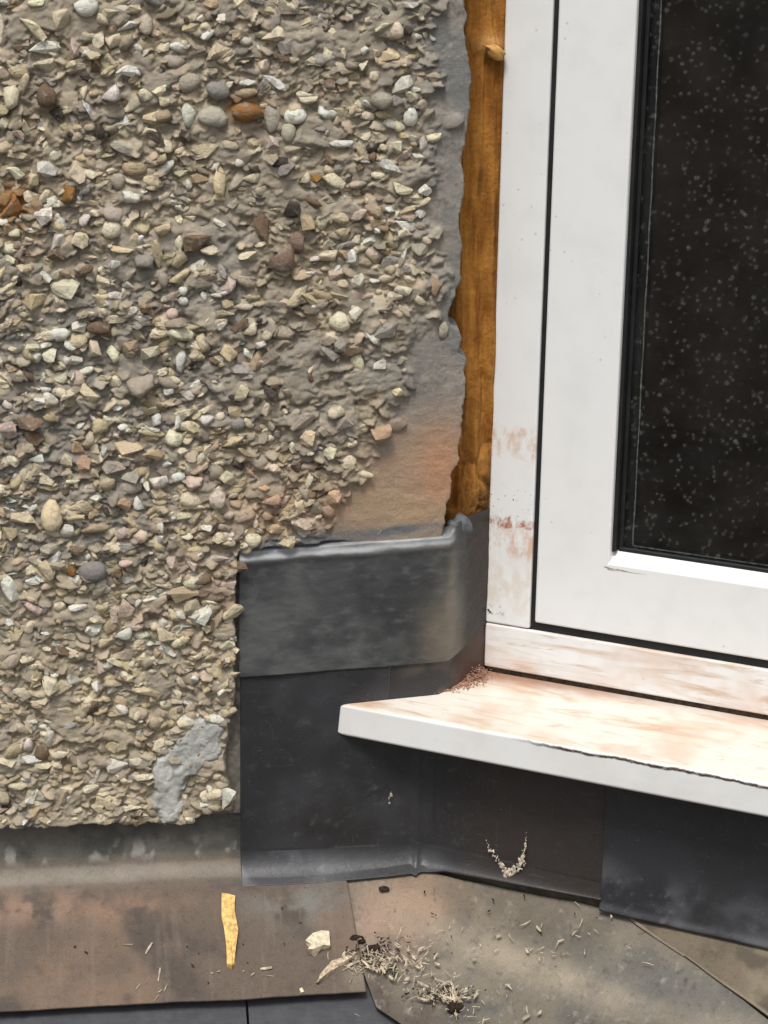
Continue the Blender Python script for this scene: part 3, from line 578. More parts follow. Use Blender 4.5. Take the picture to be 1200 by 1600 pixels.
box('gasket', x_g + 0.0036, x_g + 0.0075, YG - 0.003, YG + 0.001, gz + 0.0035, SZ1 - 0.08, M_RUBBER, sash, 0.001)
box('gasket', x_g + 0.0036, SX1 - 0.075, YG - 0.003, YG + 0.001, gz - 0.001, gz + 0.0033, M_RUBBER, sash, 0.001)
box('glass_pane', x_g + 0.002, SX1 - 0.07, YG, YG + 0.004, gz - 0.004, SZ1 - 0.07, M_GLASS, sash)
xq = F(1018, 0, YG)[0]; xq2 = F(986, 850, YG)[0]; zq = F(987, 855, YG)[2]; print('spacer', xq, xq2, zq, 'glass', x_g, gz)
xq = xq2
box('spacer_bar', x_g + 0.0036, xq, YG + 0.0045, YG + 0.018, zq, SZ1 - 0.08, M_SPACER, sash)
box('spacer_bar', x_g + 0.0036, SX1 - 0.075, YG + 0.0046, YG + 0.0181, gz - 0.003, zq, M_SPACER, sash)
ln = []
zz = np.linspace(zq, SZ1 - 0.09, 240)
bm = bmesh.new()
def ribbon(pts, wd, dirv):
    prev = None
    for k, p in enumerate(pts):
        w = wd * (0.65 + 0.6 * random.random()); a = bm.verts.new((p[0] - dirv[0] * w, YG + 0.0042, p[1] - dirv[1] * w)); b = bm.verts.new((p[0] + dirv[0] * w, YG + 0.0042, p[1] + dirv[1] * w))
        if prev: bm.faces.new((prev[0], a, b, prev[1]))
        prev = (a, b)
ribbon([(xq + 0.0004 + 0.0002 * math.sin(q * 90), q) for q in zz], 0.0006, (1, 0))
ribbon([(q, zq + 0.0003) for q in np.linspace(xq, SX1 - 0.08, 240)], 0.0006, (0, 1))
bmesh.ops.recalc_face_normals(bm, faces=bm.faces)
bm_obj('sealant_line', bm, M_ALU, sash)

# sill: a board whose left end is scribed to the wall
YSF = float((W(525, 1150, -0.003) - O) @ UY)
x_e = F(529, 1100, YSF)[0]; z_e = F(620, 1116, YSF)[2]; z_bot = F(860, 1213, YSF)[2]
z_sb = z_fb - 0.0048
print('sill', YSF, x_e, z_e, z_bot, 'slope', math.degrees(math.atan((z_sb - z_e) / (YF - YSF))))
tw = math.tan(BETA)
def wall_x(y): return y / tw                              # bay x of the wall's face at bay depth y
cx = 0.013
outline = [(x_e, YSF), (XW + 0.03, YSF), (XW + 0.03, YF + 0.02), (x_l - 0.0005, YF + 0.02), (x_l - 0.004, YF - 0.004), (cx + 0.006, cx * tw + 0.018), (cx - 0.002, cx * tw - 0.004), (-0.03, -0.03 * tw - 0.004)]
bm = bmesh.new()
def ztop(y): return z_e + (z_sb - z_e) * (y - YSF) / (YF - YSF)
A = [bm.verts.new((x, y, ztop(y))) for x, y in outline]; B = [bm.verts.new((x - (0.003 if k == 0 else 0), y, z_bot)) for k, (x, y) in enumerate(outline)]
bm.faces.new(A); bm.faces.new(B[::-1]); n = len(A)
for i in range(n): bm.faces.new((A[i], B[i], B[(i + 1) % n], A[(i + 1) % n]))
bmesh.ops.recalc_face_normals(bm, faces=bm.faces)
bm_obj('window_sill', bm, M_UPVC_S, win, bevel=0.0035)
box('packing_strip', x_l + 0.004, XW, YF + 0.0012, YF + 0.02, z_sb - 0.002, z_fb + 0.004, M_DIRT_GAP, win)  # dark strip below the frame, its colour standing in for the gap's shade

# bay wall under the sill, behind the lead
(lambda q: tag(q, kind='structure'))(box('bay_plinth', 0.012, XW + 0.03, 0.004, 0.30, -0.50, z_bot - 0.001, M_BRICK))
bpy.data.objects['bay_plinth'].location = O.tolist(); bpy.data.objects['bay_plinth'].rotation_euler = (0, 0, -BETA)
# dim room behind the glass
rm = bmesh.new(); bmesh.ops.create_cube(rm, size=1.0)
for v in rm.verts: v.co = (0.45 + v.co.x * 1.5, YF + 0.75 + v.co.y * 1.4, 0.45 + v.co.z * 1.5)
fr_ = [f for f in rm.faces if f.normal.y < -0.9]; bmesh.ops.delete(rm, geom=fr_, context='FACES')
ro = bm_obj('room_walls', rm, M_ROOM); ro.location = O.tolist(); ro.rotation_euler = (0, 0, -BETA); tag(ro, kind='structure')
pt = bmesh.new()                                          # the wall round the window, room side
for (a, b, c, d) in ((-0.3, x_l + 0.002, -0.3, 1.2), (XW - 0.002, 1.2, -0.3, 1.2), (x_l + 0.002, XW - 0.002, -0.3, z_fb + 0.002), (x_l + 0.002, XW - 0.002, ZH + 0.048, 1.2)):
    vs = [pt.verts.new((x, YF + 0.0505, z)) for x, z in ((a, c), (b, c), (b, d), (a, d))]; pt.faces.new(vs)
po = bm_obj('inner_wall', pt, M_ROOM); po.location = O.tolist(); po.rotation_euler = (0, 0, -BETA); tag(po, kind='structure')

# ------------------------------------------------------------------ foam in the gap
L0 = G((x_l, YF + 0.003, 0)); wx0 = W(722, 400)[0] - 0.012
zf = np.arange(W(740, 862)[2], 0.62, 0.0011); uf = np.linspace(0, 1, 46)
U, ZF = np.meshgrid(uf, zf, indexing='ij')
xa = wx0; ya = 0.027; xb, yb_ = L0[0] + 0.001, L0[1]
XF = xa + (xb - xa) * U; Y0 = ya + (yb_ - ya) * U
upper = sst(0.02, 0.17, ZF)
S = U * 0.045
strie = (fbm(S * 1.0, ZF * 0.06, 190, 3, 71) - 0.5) * 0.010
def cells(u, v, f, s):
    x = u * f; y = v * f; ix = np.floor(x).astype(np.int64); iy = np.floor(y).astype(np.int64); d1 = np.full(x.shape, 9.0); d2 = d1.copy(); idd = np.zeros(x.shape)
    for a in (-1, 0, 1):
        for b in (-1, 0, 1):
            cxx = ix + a + _h(ix + a, iy + b, s); cyy = iy + b + _h(ix + a, iy + b, s + 5); d = np.hypot(x - cxx, y - cyy)
            idd = np.where(d < d1, _h(ix + a, iy + b, s + 9), idd); d2 = np.where(d < d1, d1, np.minimum(d2, d)); d1 = np.minimum(d1, d)
    return d1, d2 - d1, idd
c1, ce, cid = cells(S + 0.004 * fbm(S, ZF, 90, 2, 73), ZF * 0.36 + 0.01 * fbm(S, ZF, 60, 2, 74), 52, 72)
pil = sst(0, 0.45, ce) * (0.005 + 0.006 * cid)
DF = strie * 1.5 + (1 - upper) * pil * 0.42 + 0.0022 * (fbm(S, ZF * 0.7, 130, 4, 172, 0.6) - 0.5) + 0.0012 * (fbm(S, ZF * 0.3, 260, 3, 75) - 0.5)
DF += 0.006 * np.exp(-((ZF - W(770, 75)[2]) / 0.010) ** 2 - ((U - 0.72) / 0.22) ** 2)
DF *= sst(0, 0.06, U) * sst(1.0, 0.94, U) * 0.9 + 0.1
nx, ny = 0.35, -0.94
PF = np.stack([XF + nx * DF * 0.6, Y0 + ny * DF, ZF], -1)
CF = np.empty(U.shape + (3,)); CF[:] = (0.39, 0.17, 0.032)
CF = mixc(CF, (0.27, 0.105, 0.018), sst(0.45, 0.7, fbm(S, ZF * 0.25, 80, 4, 76)))
CF = mixc(CF, (0.42, 0.20, 0.05), sst(0.55, 0.8, cid) * (1 - upper) * 0.5); CF = mixc(CF, (0.14, 0.06, 0.014), sst(0.52, 0.72, fbm(S, ZF * 0.12, 170, 4, 171)) * 0.7)
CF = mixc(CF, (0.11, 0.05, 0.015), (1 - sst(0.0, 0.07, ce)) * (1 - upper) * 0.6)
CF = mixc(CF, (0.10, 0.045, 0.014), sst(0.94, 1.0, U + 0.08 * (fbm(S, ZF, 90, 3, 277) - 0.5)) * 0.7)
CF = mixc(CF, (0.13, 0.06, 0.018), sst(0.36, 0.08, U + 0.25 * (fbm(S, ZF, 60, 3, 77) - 0.5)) * 0.7)  # shade along the left edge painted into the foam colour
CF = mixc(CF, (0.02, 0.012, 0.008), blob(S, ZF, 0.036, W(750, 800)[2], 0.006, 0.012) * sst(0.4, 0.6, fbm(S, ZF, 200, 3, 78)))
CF = mixc(CF, (0.62, 0.36, 0.13), blob(S, ZF, 0.033, W(770, 75)[2], 0.008, 0.008))
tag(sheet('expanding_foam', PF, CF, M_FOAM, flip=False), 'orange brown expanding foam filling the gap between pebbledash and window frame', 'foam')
# curled lip of foam near the top
bm = bmesh.new(); bmesh.ops.create_icosphere(bm, subdivisions=3, radius=1)
pc = G((0, 0, 0)); pc = np.array([L0[0] - 0.011, L0[1] - 0.010, F(770, 78, YF)[2]])
for v in bm.verts:
    k = 1 + 0.25 * math.sin(3 * v.co.x + 1) + 0.15 * math.sin(5 * v.co.z); x, y, z = v.co
    v.co = Vector(((x * 0.011 * k), y * 0.005, z * 0.0055 * k - 0.35 * (x * 0.011)))
fl = bm_obj('foam_lip', bm, simple('pale_foam', (0.55, 0.30, 0.09), 0.6, 0.3, (250, 0.3), 0.5), bpy.data.objects['expanding_foam'], smooth=True); fl.location = pc.tolist()

# ------------------------------------------------------------------ lead on the wall and the bay
def arcpath(pts, r):
    """plan polyline with rounded corners -> dense points"""
    out = [np.array(pts[0], float)]
    for k in range(1, len(pts) - 1):
        p0, p1, p2 = (np.array(q, float) for q in (pts[k - 1], pts[k], pts[k + 1])); a = (p0 - p1) / np.linalg.norm(p0 - p1); b = (p2 - p1) / np.linalg.norm(p2 - p1)
        for t in np.linspace(0, 1, 14):
            out.append((1 - t) ** 2 * (p1 + a * r) + 2 * t * (1 - t) * p1 + t ** 2 * (p1 + b * r))
    out.append(np.array(pts[-1], float)); return np.array(out)
def resample(path, step):
    d = np.r_[0, np.cumsum(np.linalg.norm(np.diff(path, axis=0), axis=1))]; n = max(2, int(d[-1] / step)); s = np.linspace(0, d[-1], n)
    return np.stack([np.interp(s, d, path[:, k]) for k in range(path.shape[1])], -1), s
def normals2(p):
    t = np.gradient(p, axis=0); t /= np.linalg.norm(t, axis=1)[:, None]; return np.stack([t[:, 1], -t[:, 0]], -1)   # towards the viewer

SL = math.tan(math.radians(31)); ZB = W(200, 1362)[2]
def roofz(x, y):
    dA = -(np.asarray(y) + 0.004); q = (np.asarray(x) - O[0]) * UY[0] + (np.asarray(y) - O[1]) * UY[1]; dB = -(q + 0.004)
    a = ZB - SL * dA; b = ZB - 0.013 - SL * dB; k = 0.009
    m = np.maximum(a, b); return m + k * np.log(np.exp((a - m) / k) + np.exp((b - m) / k))
def RP(px, py, off=0.0):
    d = ray(px, py); t0, t1 = 1.2, 2.6
    f = lambda t: (CAM + d * t)[2] - roofz((CAM + d * t)[0], (CAM + d * t)[1]) - off
    for _ in range(60):
        tm = (t0 + t1) / 2
        if f(tm) > 0: t0 = tm
        else: t1 = tm
    return CAM + d * t0
ret = G((x_l + 0.001, YF + 0.006, 0))[:2]
def wz(px, py): return W(px, py)[2]
# upper sheet
x0 = W(373, 960)[0]; xc = W(706, 930)[0]
pth, s = resample(arcpath([(x0, -0.0065), (xc, -0.0065), (ret[0], ret[1] - 0.002)], 0.014), 0.0016); nn = normals2(pth)
zt = np.interp(pth[:, 0], [x0, W(700, 838)[0], xc + 0.012, ret[0]], [wz(372, 851), wz(700, 826), wz(710, 812), wz(745, 812)])
zb_ = np.interp(pth[:, 0], [x0, W(700, 1030)[0], xc + 0.02, ret[0]], [wz(375, 1055), wz(700, 1030), wz(715, 1012), wz(740, 990)])
v = np.linspace(0, 1, 130); ZZ = zt[:, None] + (zb_ - zt)[:, None] * v[None]; SS = np.broadcast_to(s[:, None], ZZ.shape)
depth = zt[:, None] - ZZ
isw = (sst(xc + 0.004, xc - 0.006, pth[:, 0]))[:, None]
lip = 0.0035 * (fbm(SS, ZZ * 0, 45, 4, 79) - 0.5)
bul = (0.0036 * np.exp(-((depth + lip - 0.0120) / 0.0042) ** 2) + 0.0018 * np.exp(-((depth - lip - 0.004) / 0.003) ** 2)) * isw - 0.012 * sst(0.006, 0.0, depth) * isw
und = 0.0028 * (fbm(SS, ZZ, 18, 3, 81) - 0.5) + 0.0010 * (fbm(SS, ZZ * 2, 60, 3, 82) - 0.5) + bul * (0.8 + 0.4 * fbm(SS, ZZ, 40, 2, 80))
PL = np.stack([pth[:, None, 0] + nn[:, None, 0] * und, pth[:, None, 1] + nn[:, None, 1] * und, ZZ], -1)
CL = np.empty(ZZ.shape + (3,)); CL[:] = (0.062, 0.065, 0.066)
CL = mixc(CL, (0.095, 0.098, 0.096), sst(0.42, 0.72, fbm(SS, ZZ, 30, 5, 83)))
CL = mixc(CL, (0.040, 0.042, 0.044), sst(0.48, 0.72, fbm(SS, ZZ, 22, 4, 84)))
CL = mixc(CL, (0.13, 0.135, 0.13), sst(0.5, 0.85, fbm(SS, ZZ * 2.2, 75, 6, 85, 0.65)) * 0.55)
sc_ = W(700, 960)[0] - x0
CL = mixc(CL, (0.155, 0.13, 0.10), blob(SS, ZZ, sc_ - 0.004, wz(690, 985), 0.022, 0.035) * (0.5 + 0.8 * fbm(SS, ZZ, 60, 4, 86)))
CL = mixc(CL, (0.17, 0.155, 0.125), blob(SS, ZZ, sc_ + 0.004, wz(700, 940), 0.007, 0.05) * (0.3 + 0.9 * fbm(SS, ZZ, 80, 4, 87)))
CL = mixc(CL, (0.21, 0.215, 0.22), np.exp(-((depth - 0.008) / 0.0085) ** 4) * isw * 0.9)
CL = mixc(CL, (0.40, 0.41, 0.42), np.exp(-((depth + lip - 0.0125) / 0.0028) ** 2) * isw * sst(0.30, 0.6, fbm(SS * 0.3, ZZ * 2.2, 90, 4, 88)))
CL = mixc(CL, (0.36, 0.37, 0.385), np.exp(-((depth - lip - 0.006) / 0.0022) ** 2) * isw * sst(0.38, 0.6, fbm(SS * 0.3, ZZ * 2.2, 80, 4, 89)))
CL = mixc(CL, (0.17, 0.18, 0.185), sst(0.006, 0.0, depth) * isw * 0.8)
CL = mixc(CL, (0.024, 0.017, 0.014), sst(sc_ + 0.012, sc_ + 0.030, SS) * 0.95)  # less lit return face: its shade is painted into the colour
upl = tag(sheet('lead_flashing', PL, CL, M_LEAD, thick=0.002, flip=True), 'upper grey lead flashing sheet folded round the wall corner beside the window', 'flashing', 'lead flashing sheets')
# lump of grey sealant at the corner
def lump(name, c, sx, sy, sz, mat, parent, seed, sub=3):
    bm = bmesh.new(); bmesh.ops.create_icosphere(bm, subdivisions=sub, radius=1); r = np.random.default_rng(seed); ph = r.uniform(0, 6, 4)
    for v_ in bm.verts:
        k = 1 + 0.16 * math.sin(2.7 * v_.co.x + ph[0]) + 0.16 * math.sin(3.1 * v_.co.z + ph[1]) + 0.10 * math.sin(5 * v_.co.x + 4 * v_.co.z + ph[2]); v_.co = Vector((v_.co.x * sx * k, v_.co.y * sy * k, v_.co.z * sz * k))
    o = bm_obj(name, bm, mat, parent, smooth=True); o.location = c; return o
M_SEAL = simple('grey_sealant', (0.11, 0.115, 0.125), 0.6, 0.35, (160, 0.35), 0.5)
cs_ = W(717, 822, 0.009); lump('sealant_lump', cs_.tolist(), 0.0115, 0.006, 0.013, M_SEAL, upl, 3)

# lower sheet: wall, inside corner, bay
x1 = W(375, 1200)[0]; bend_end = G((F(941, 1400, -0.004)[0], -0.0045, 0))[:2]
off_ = G((0, -0.0045, 0))[:2]
corner = np.array([O[0] - 0.0045 * math.tan(BETA / 2) * 1.0, -0.0040])
pth, s = resample(arcpath([(x1, -0.0040), corner, bend_end], 0.012), 0.0018); nn = normals2(pth)
s_c = corner[0] - x1
zt = np.full(len(s), wz(500, 1030)); bx = pth[:, 0]
pz = [(384, 1391), (480, 1386), (600, 1376), (658, 1368)]
tA = [RP(*q) for q in pz]; tB = [RP(690, 1370), RP(940, 1419)]
dd = np.interp(bx, [q[0] for q in tA] + [(q - UY * ((q - O) @ UY))[0] for q in tB], [max(0.003, -q[1] - 0.004) for q in tA] + [max(0.003, -float((q - O) @ UY) - 0.004) for q in tB])
print('lead toe', dd[0], dd[len(dd) // 2], dd[-1])
zbend = ZB + 0.018
nv1, nv2 = 110, 46
t1 = np.linspace(0, 1, nv1); t2 = np.linspace(0, 1, nv2 + 1)[1:]
Z1 = zt[:, None] + (zbend - zt[:, None]) * t1[None]
p1z = ZB + 0.002; zend = (ZB - SL * dd + 0.0035)[:, None]
Z2_ = (1 - t2) ** 2 * zbend + 2 * t2 * (1 - t2) * p1z + t2 ** 2 * zend
O2_ = 2 * t2 * (1 - t2) * 0.0015 + t2 ** 2 * dd[:, None]
ZZ = np.concatenate([Z1, Z2_], 1); OUT = np.concatenate([Z1 * 0, O2_], 1); SS = np.broadcast_to(s[:, None], ZZ.shape)
# in the valley the two toes meet: keep every point in front of both planes
und = 0.0034 * (fbm(SS, ZZ, 13, 3, 91) - 0.5) + 0.0008 * (fbm(SS, ZZ, 55, 3, 92) - 0.5)
und = und * (1 - 0.6 * (OUT > 0)) + OUT
und += 0.0022 * np.exp(-((SS - s_c + 0.004) / 0.004) ** 2) + 0.002 * np.exp(-((SS - s_c - 0.016) / 0.003) ** 2) * sst(-0.33, -0.29, ZZ)
PL = np.stack([pth[:, None, 0] + nn[:, None, 0] * und, pth[:, None, 1] + nn[:, None, 1] * und, ZZ], -1)
PL[..., 2] = np.maximum(PL[..., 2], roofz(PL[..., 0], PL[..., 1]) + 0.0040)
CL = np.empty(ZZ.shape + (3,)); CL[:] = (0.026, 0.026, 0.028)
CL = mixc(CL, (0.038, 0.038, 0.042), sst(0.4, 0.72, fbm(SS, ZZ, 20, 5, 93)))
CL = mixc(CL, (0.026, 0.024, 0.024), sst(0.5, 0.72, fbm(SS, ZZ, 15, 4, 94)))
CL = mixc(CL, (0.10, 0.10, 0.105), sst(0.6, 0.9, fbm(SS, ZZ * 1.4, 90, 6, 95, 0.7)) * 0.5)
CL = mixc(CL, (0.17, 0.175, 0.185), blob(SS, OUT, 0.03, 0.012, 0.05, 0.012) * (OUT > 0) * sst(0.3, 0.6, fbm(SS, ZZ, 40, 4, 99)) * 0.8)  # pale sheen on the left toe, painted into the colour
CL = mixc(CL, (0.036, 0.028, 0.024), sst(s_c + 0.02, s_c + 0.08, SS) * 0.7)
kp = ~((ZZ[:-1, :-1] > z_e - 0.012) & (bx[:-1, None] > O[0] - 0.035))
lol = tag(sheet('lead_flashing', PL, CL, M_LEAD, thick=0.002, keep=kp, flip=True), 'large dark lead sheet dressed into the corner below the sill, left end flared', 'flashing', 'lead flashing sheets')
# its tail behind the sill, dressed round the reveal
pth, s = resample(arcpath([(O[0] - 0.05, -0.0036), (xc - 0.006, -0.0036), (ret[0], ret[1] - 0.0005)], 0.016), 0.0018); nn = normals2(pth)
zA = np.full(len(s), wz(500, 1030) + 0.05); zB = np.full(len(s), z_e - 0.02); v = np.linspace(0, 1, 40)
ZZ = zA[:, None] + (zB - zA)[:, None] * v[None]; SS = np.broadcast_to(s[:, None], ZZ.shape); und = 0.003 * (fbm(SS, ZZ, 30, 3, 96) - 0.5)
PL = np.stack([pth[:, None, 0] + nn[:, None, 0] * und, pth[:, None, 1] + nn[:, None, 1] * und, ZZ], -1)
CL = np.empty(ZZ.shape + (3,)); CL[:] = (0.029, 0.028, 0.029); CL = mixc(CL, (0.085, 0.065, 0.055), sst(0.45, 0.7, fbm(SS, ZZ, 40, 4, 97)) * sst(0.015, 0.05, SS)); CL = mixc(CL, (0.075, 0.045, 0.034), sst(0.075, 0.10, SS) * 0.8)
sheet('corner_tail', PL, CL, M_LEAD, lol, thick=0.0015, flip=True)
# right sheet on the bay
xr0 = F(938, 1400, -0.007)[0]; ub = np.linspace(xr0, XW + 0.02, 300); vb = np.linspace(0, 1, 80)
zlo = np.interp(ub, [xr0, F(1200, 1481, 0)[0], 1.0], [F(940, 1421, -0.007)[2], F(1200, 1481, -0.007)[2], F(1200, 1481, -0.007)[2]])
UU, VV = np.meshgrid(ub, vb, indexing='ij'); ZZ = (z_bot + 0.004) + (zlo[:, None] - z_bot - 0.004) * VV
YY = -0.0068 - 0.003 * (fbm(UU, ZZ, 14, 3, 101) - 0.5) - 0.003 * sst(0.012, 0.0, ZZ - zlo[:, None]) ** 2
PL = O + UU[..., None] * UX + YY[..., None] * UY + ZZ[..., None] * np.array([0, 0, 1.0])
CL = np.empty(ZZ.shape + (3,)); CL[:] = (0.028, 0.028, 0.032); low = sst(-0.30, -0.335, ZZ + 0.03 * (fbm(UU, ZZ, 20, 3, 105) - 0.5))
CL = mixc(CL, (0.075, 0.076, 0.085), low * sst(0.35, 0.65, fbm(UU, ZZ, 30, 4, 102)))
CL = mixc(CL, (0.13, 0.13, 0.14), sst(0.58, 0.85, fbm(UU, ZZ * 0.8, 130, 5, 103, 0.65)) * low * 0.6); CL = mixc(CL, (0.024, 0.024, 0.026), sst(0.5, 0.75, fbm(UU, ZZ, 18, 4, 104)) * 0.8)
tag(sheet('lead_flashing', PL, CL, M_LEAD, thick=0.002, flip=True), 'dark lead strip under the right part of the sill, bluish along its foot', 'flashing', 'lead flashing sheets')

# ------------------------------------------------------------------ roof at the foot of wall and bay
def coons(top, right, bottom, left, nu, nv):
    def rs(pts, n):
        p = np.array([RP(*q)[:2] for q in pts]); d = np.r_[0, np.cumsum(np.linalg.norm(np.diff(p, axis=0), axis=1))]; s_ = np.linspace(0, d[-1], n)
        return np.stack([np.interp(s_, d, p[:, k]) for k in range(2)], -1)
    c0, c1, d0, d1 = rs(top, nu), rs(bottom, nu), rs(left, nv), rs(right, nv); u = np.linspace(0, 1, nu)[:, None, None]; w = np.linspace(0, 1, nv)[None, :, None]
    return (1 - w) * c0[:, None] + w * c1[:, None] + (1 - u) * d0[None] + u * d1[None] - ((1 - u) * (1 - w) * c0[0] + u * (1 - w) * c0[-1] + (1 - u) * w * c1[0] + u * w * c1[-1])

# left apron: upstand, bend, slope
jt = [RP(543, 1384), RP(558, 1470), RP(575, 1568)]
bot = RP(300, 1569); run = math.hypot(-(bot[1] + 0.004), ZB - bot[2])
prof = [(0.0045, ZB + 0.065), (0.0045, ZB + 0.016), (0.002, ZB + 0.006), (-0.0045, ZB + 0.0005), (-0.012, ZB - 0.0042)]
prof = np.array(prof); tail = np.array([(-0.004 - run * math.cos(math.atan(SL)) * t, ZB + 0.003 - run * math.sin(math.atan(SL)) * t) for t in np.linspace(0.12, 1, 12)])
pr, ps = resample(np.vstack([prof, tail]), 0.0017); nu_ = 420
ul = np.linspace(0, 1, nu_); UU, VV = np.meshgrid(ul, np.arange(len(pr)), indexing='ij')
PY = pr[:, 0][None].repeat(nu_, 0); PZ = pr[:, 1][None].repeat(nu_, 0)
xr = np.interp(PY[0], [jt[2][1], jt[1][1], jt[0][1], 0.0], [jt[2][0], jt[1][0], jt[0][0], jt[0][0] - 0.012]); XX = -0.62 + (xr[None] + 0.62) * UU
SP = np.broadcast_to(ps[None], XX.shape); onr = sst(0.085, 0.11, SP)
dn = 0.005 * (fbm(XX, SP, 9, 3, 111) - 0.5) * onr + 0.0012 * (fbm(XX, SP, 50, 3, 112) - 0.5)
dn += 0.004 * onr * 0
PYw = PY - 0.004 * (fbm(XX, SP * 0, 14, 3, 113) - 0.5) * sst(ps[-1] - 0.05, ps[-1], SP)
PA = np.stack([XX, PYw - dn * 0.5, PZ + dn * 0.85 + 0.0005], -1)
CA = np.empty(XX.shape + (3,)); CA[:] = (0.105, 0.080, 0.062)
CA = mixc(CA, (0.15, 0.105, 0.075), sst(0.45, 0.7, fbm(XX, SP, 16, 5, 114)))
CA = mixc(CA, (0.070, 0.056, 0.046), sst(0.5, 0.72, fbm(XX, SP, 24, 5, 115)))
ub_ = lambda px, py: RP(px, py)[0]
s_at = lambda py: float(np.interp(-RP(300, py)[1], -pr[:, 0], ps))
CA = mixc(CA, (0.22, 0.145, 0.105), blob(XX, SP, ub_(40, 1410), s_at(1412), 0.11, 0.018) * sst(0.35, 0.6, fbm(XX, SP, 45, 5, 116)))
CA = mixc(CA, (0.20, 0.13, 0.09), blob(XX, SP, ub_(190, 1420), s_at(1418), 0.06, 0.013) * sst(0.35, 0.6, fbm(XX, SP, 55, 5, 117)))
CA = mixc(CA, (0.15, 0.145, 0.13), blob(XX, SP, ub_(470, 1420), s_at(1425), 0.05, 0.022) * sst(0.3, 0.6, fbm(XX, SP, 45, 5, 118)))
CA = mixc(CA, (0.20, 0.165, 0.125), blob(XX, SP, ub_(560, 1540), s_at(1540), 0.012, 0.02) * 0.8)
stk = sst(0.62, 0.74, fbm(XX * 3, SP * 0.25, 60, 4, 119)) * onr
CA = mixc(CA, (0.19, 0.15, 0.12), stk * 0.22)
s_b = float(np.interp(0.0045, -pr[:, 0][pr[:, 1] < ZB + 0.01], ps[pr[:, 1] < ZB + 0.01])); 
upst = 1 - sst(s_b - 0.022, s_b - 0.008, SP)
CU = np.empty(CA.shape); CU[:] = (0.125, 0.118, 0.105); CU = mixc(CU, (0.075, 0.075, 0.068), sst(0.40, 0.65, fbm(XX, SP, 26, 4, 120)))
CU = mixc(CU, (0.34, 0.335, 0.30), sst(0.56, 0.72, fbm(XX * 1.3, SP * 0.8, 70, 5, 121)) * sst(s_b - 0.042, s_b - 0.018, SP) * 0.9)
CA = CA * (1 - upst)[..., None] + CU * upst[..., None]
CA = mixc(CA, (0.27, 0.245, 0.205), np.exp(-((SP - s_b - 0.001) / 0.012) ** 2) * (0.45 + 0.7 * fbm(XX, SP, 40, 4, 122)) * 0.75)  # highlight along the bend painted in as a paler band
apron = tag(sheet('lead_apron', PA, CA, M_LEAD_OLD, thick=0.0025, flip=True), 'brown weathered lead apron along the foot of the pebbledash wall', 'flashing', 'weathered lead aprons')
# second layer peeping out under its left end
q0 = np.array([RP(-330, 1566), RP(-40, 1562), RP(52, 1561)]); 
uu = np.linspace(0, 1, 40); base_ = np.stack([np.interp(uu, [0, .7, 1], q0[:, k]) for k in range(3)], -1)
dirn = np.array([0, -math.cos(math.atan(SL)), -math.sin(math.atan(SL))])
LP = np.stack([base_ - dirn * 0.04, base_ + dirn * 0.0005, base_ + dirn * (0.009 - 0.005 * uu[:, None] ** 3)], 1) + np.array([0, 0, -0.0035])
LC = np.empty(LP.shape); LC[:] = (0.20, 0.17, 0.135)
sheet('under_lap', LP, LC, M_LEAD_OLD, apron, thick=0.0015, flip=True)

# valley sheet to the right of the apron
XY = coons([(520, 1366), (600, 1360), (660, 1356), (760, 1378), (988, 1426)], [(988, 1426), (1200, 1588), (1330, 1686)], [(735, 1670), (1000, 1720), (1330, 1686)], [(520, 1366), (552, 1470), (588, 1568), (640, 1603), (735, 1670)], 300, 170)
UU, VV = np.meshgrid(np.linspace(0, 1, 300), np.linspace(0, 1, 170), indexing='ij'); x_, y_ = XY[..., 0], XY[..., 1]
z_ = roofz(x_, y_) - 0.0022 + 0.006 * (fbm(x_, y_, 11, 3, 131) - 0.5) + 0.0012 * (fbm(x_, y_, 55, 3, 132) - 0.5)
CV = np.empty(x_.shape + (3,)); CV[:] = (0.135, 0.118, 0.092)
CV = mixc(CV, (0.20, 0.175, 0.135), sst(0.42, 0.7, fbm(x_, y_, 16, 5, 133))); CV = mixc(CV, (0.09, 0.085, 0.075), sst(0.5, 0.72, fbm(x_, y_, 22, 5, 134)))
def rb(C, px, py, r1, r2, ang, col, k, s, nf=50):
    p = RP(px, py); return mixc(C, col, np.clip(blob(x_, y_, p[0], p[1], r1, r2, ang) * k * (0.3 + 1.4 * fbm(x_, y_, nf, 4, s)), 0, 1))
CV = rb(CV, 640, 1410, 0.05, 0.032, 0, (0.27, 0.185, 0.125), 1.0, 135); CV = rb(CV, 600, 1440, 0.03, 0.03, 0, (0.28, 0.20, 0.15), 0.9, 136)
CV = rb(CV, 900, 1530, 0.14, 0.016, -0.62, (0.30, 0.255, 0.19), 0.95, 137); CV = rb(CV, 850, 1440, 0.09, 0.018, -0.6, (0.10, 0.085, 0.065), 0.8, 138)
CV = rb(CV, 600, 1555, 0.02, 0.03, 0, (0.075, 0.06, 0.048), 1.1, 139); CV = rb(CV, 650, 1590, 0.03, 0.02, 0, (0.085, 0.068, 0.055), 1.0, 140); CV = rb(CV, 1050, 1540, 0.09, 0.03, -0.6, (0.115, 0.11, 0.098), 0.9, 141)
CV = mixc(CV, (0.34, 0.31, 0.25), sst(0.60, 0.85, fbm(x_, y_, 120, 5, 142, 0.65)) * 0.4); CV = mixc(CV, (0.05, 0.04, 0.03), sst(0.64, 0.82, fbm(x_ + 3, y_, 130, 5, 143, 0.65)) * 0.5)
valley = tag(sheet('lead_apron', np.stack([x_, y_, z_], -1), CV, M_LEAD_OLD, thick=0.002, flip=True), 'mottled tan lead sheet in the valley under the bay, scattered with shreds', 'flashing', 'weathered lead aprons')
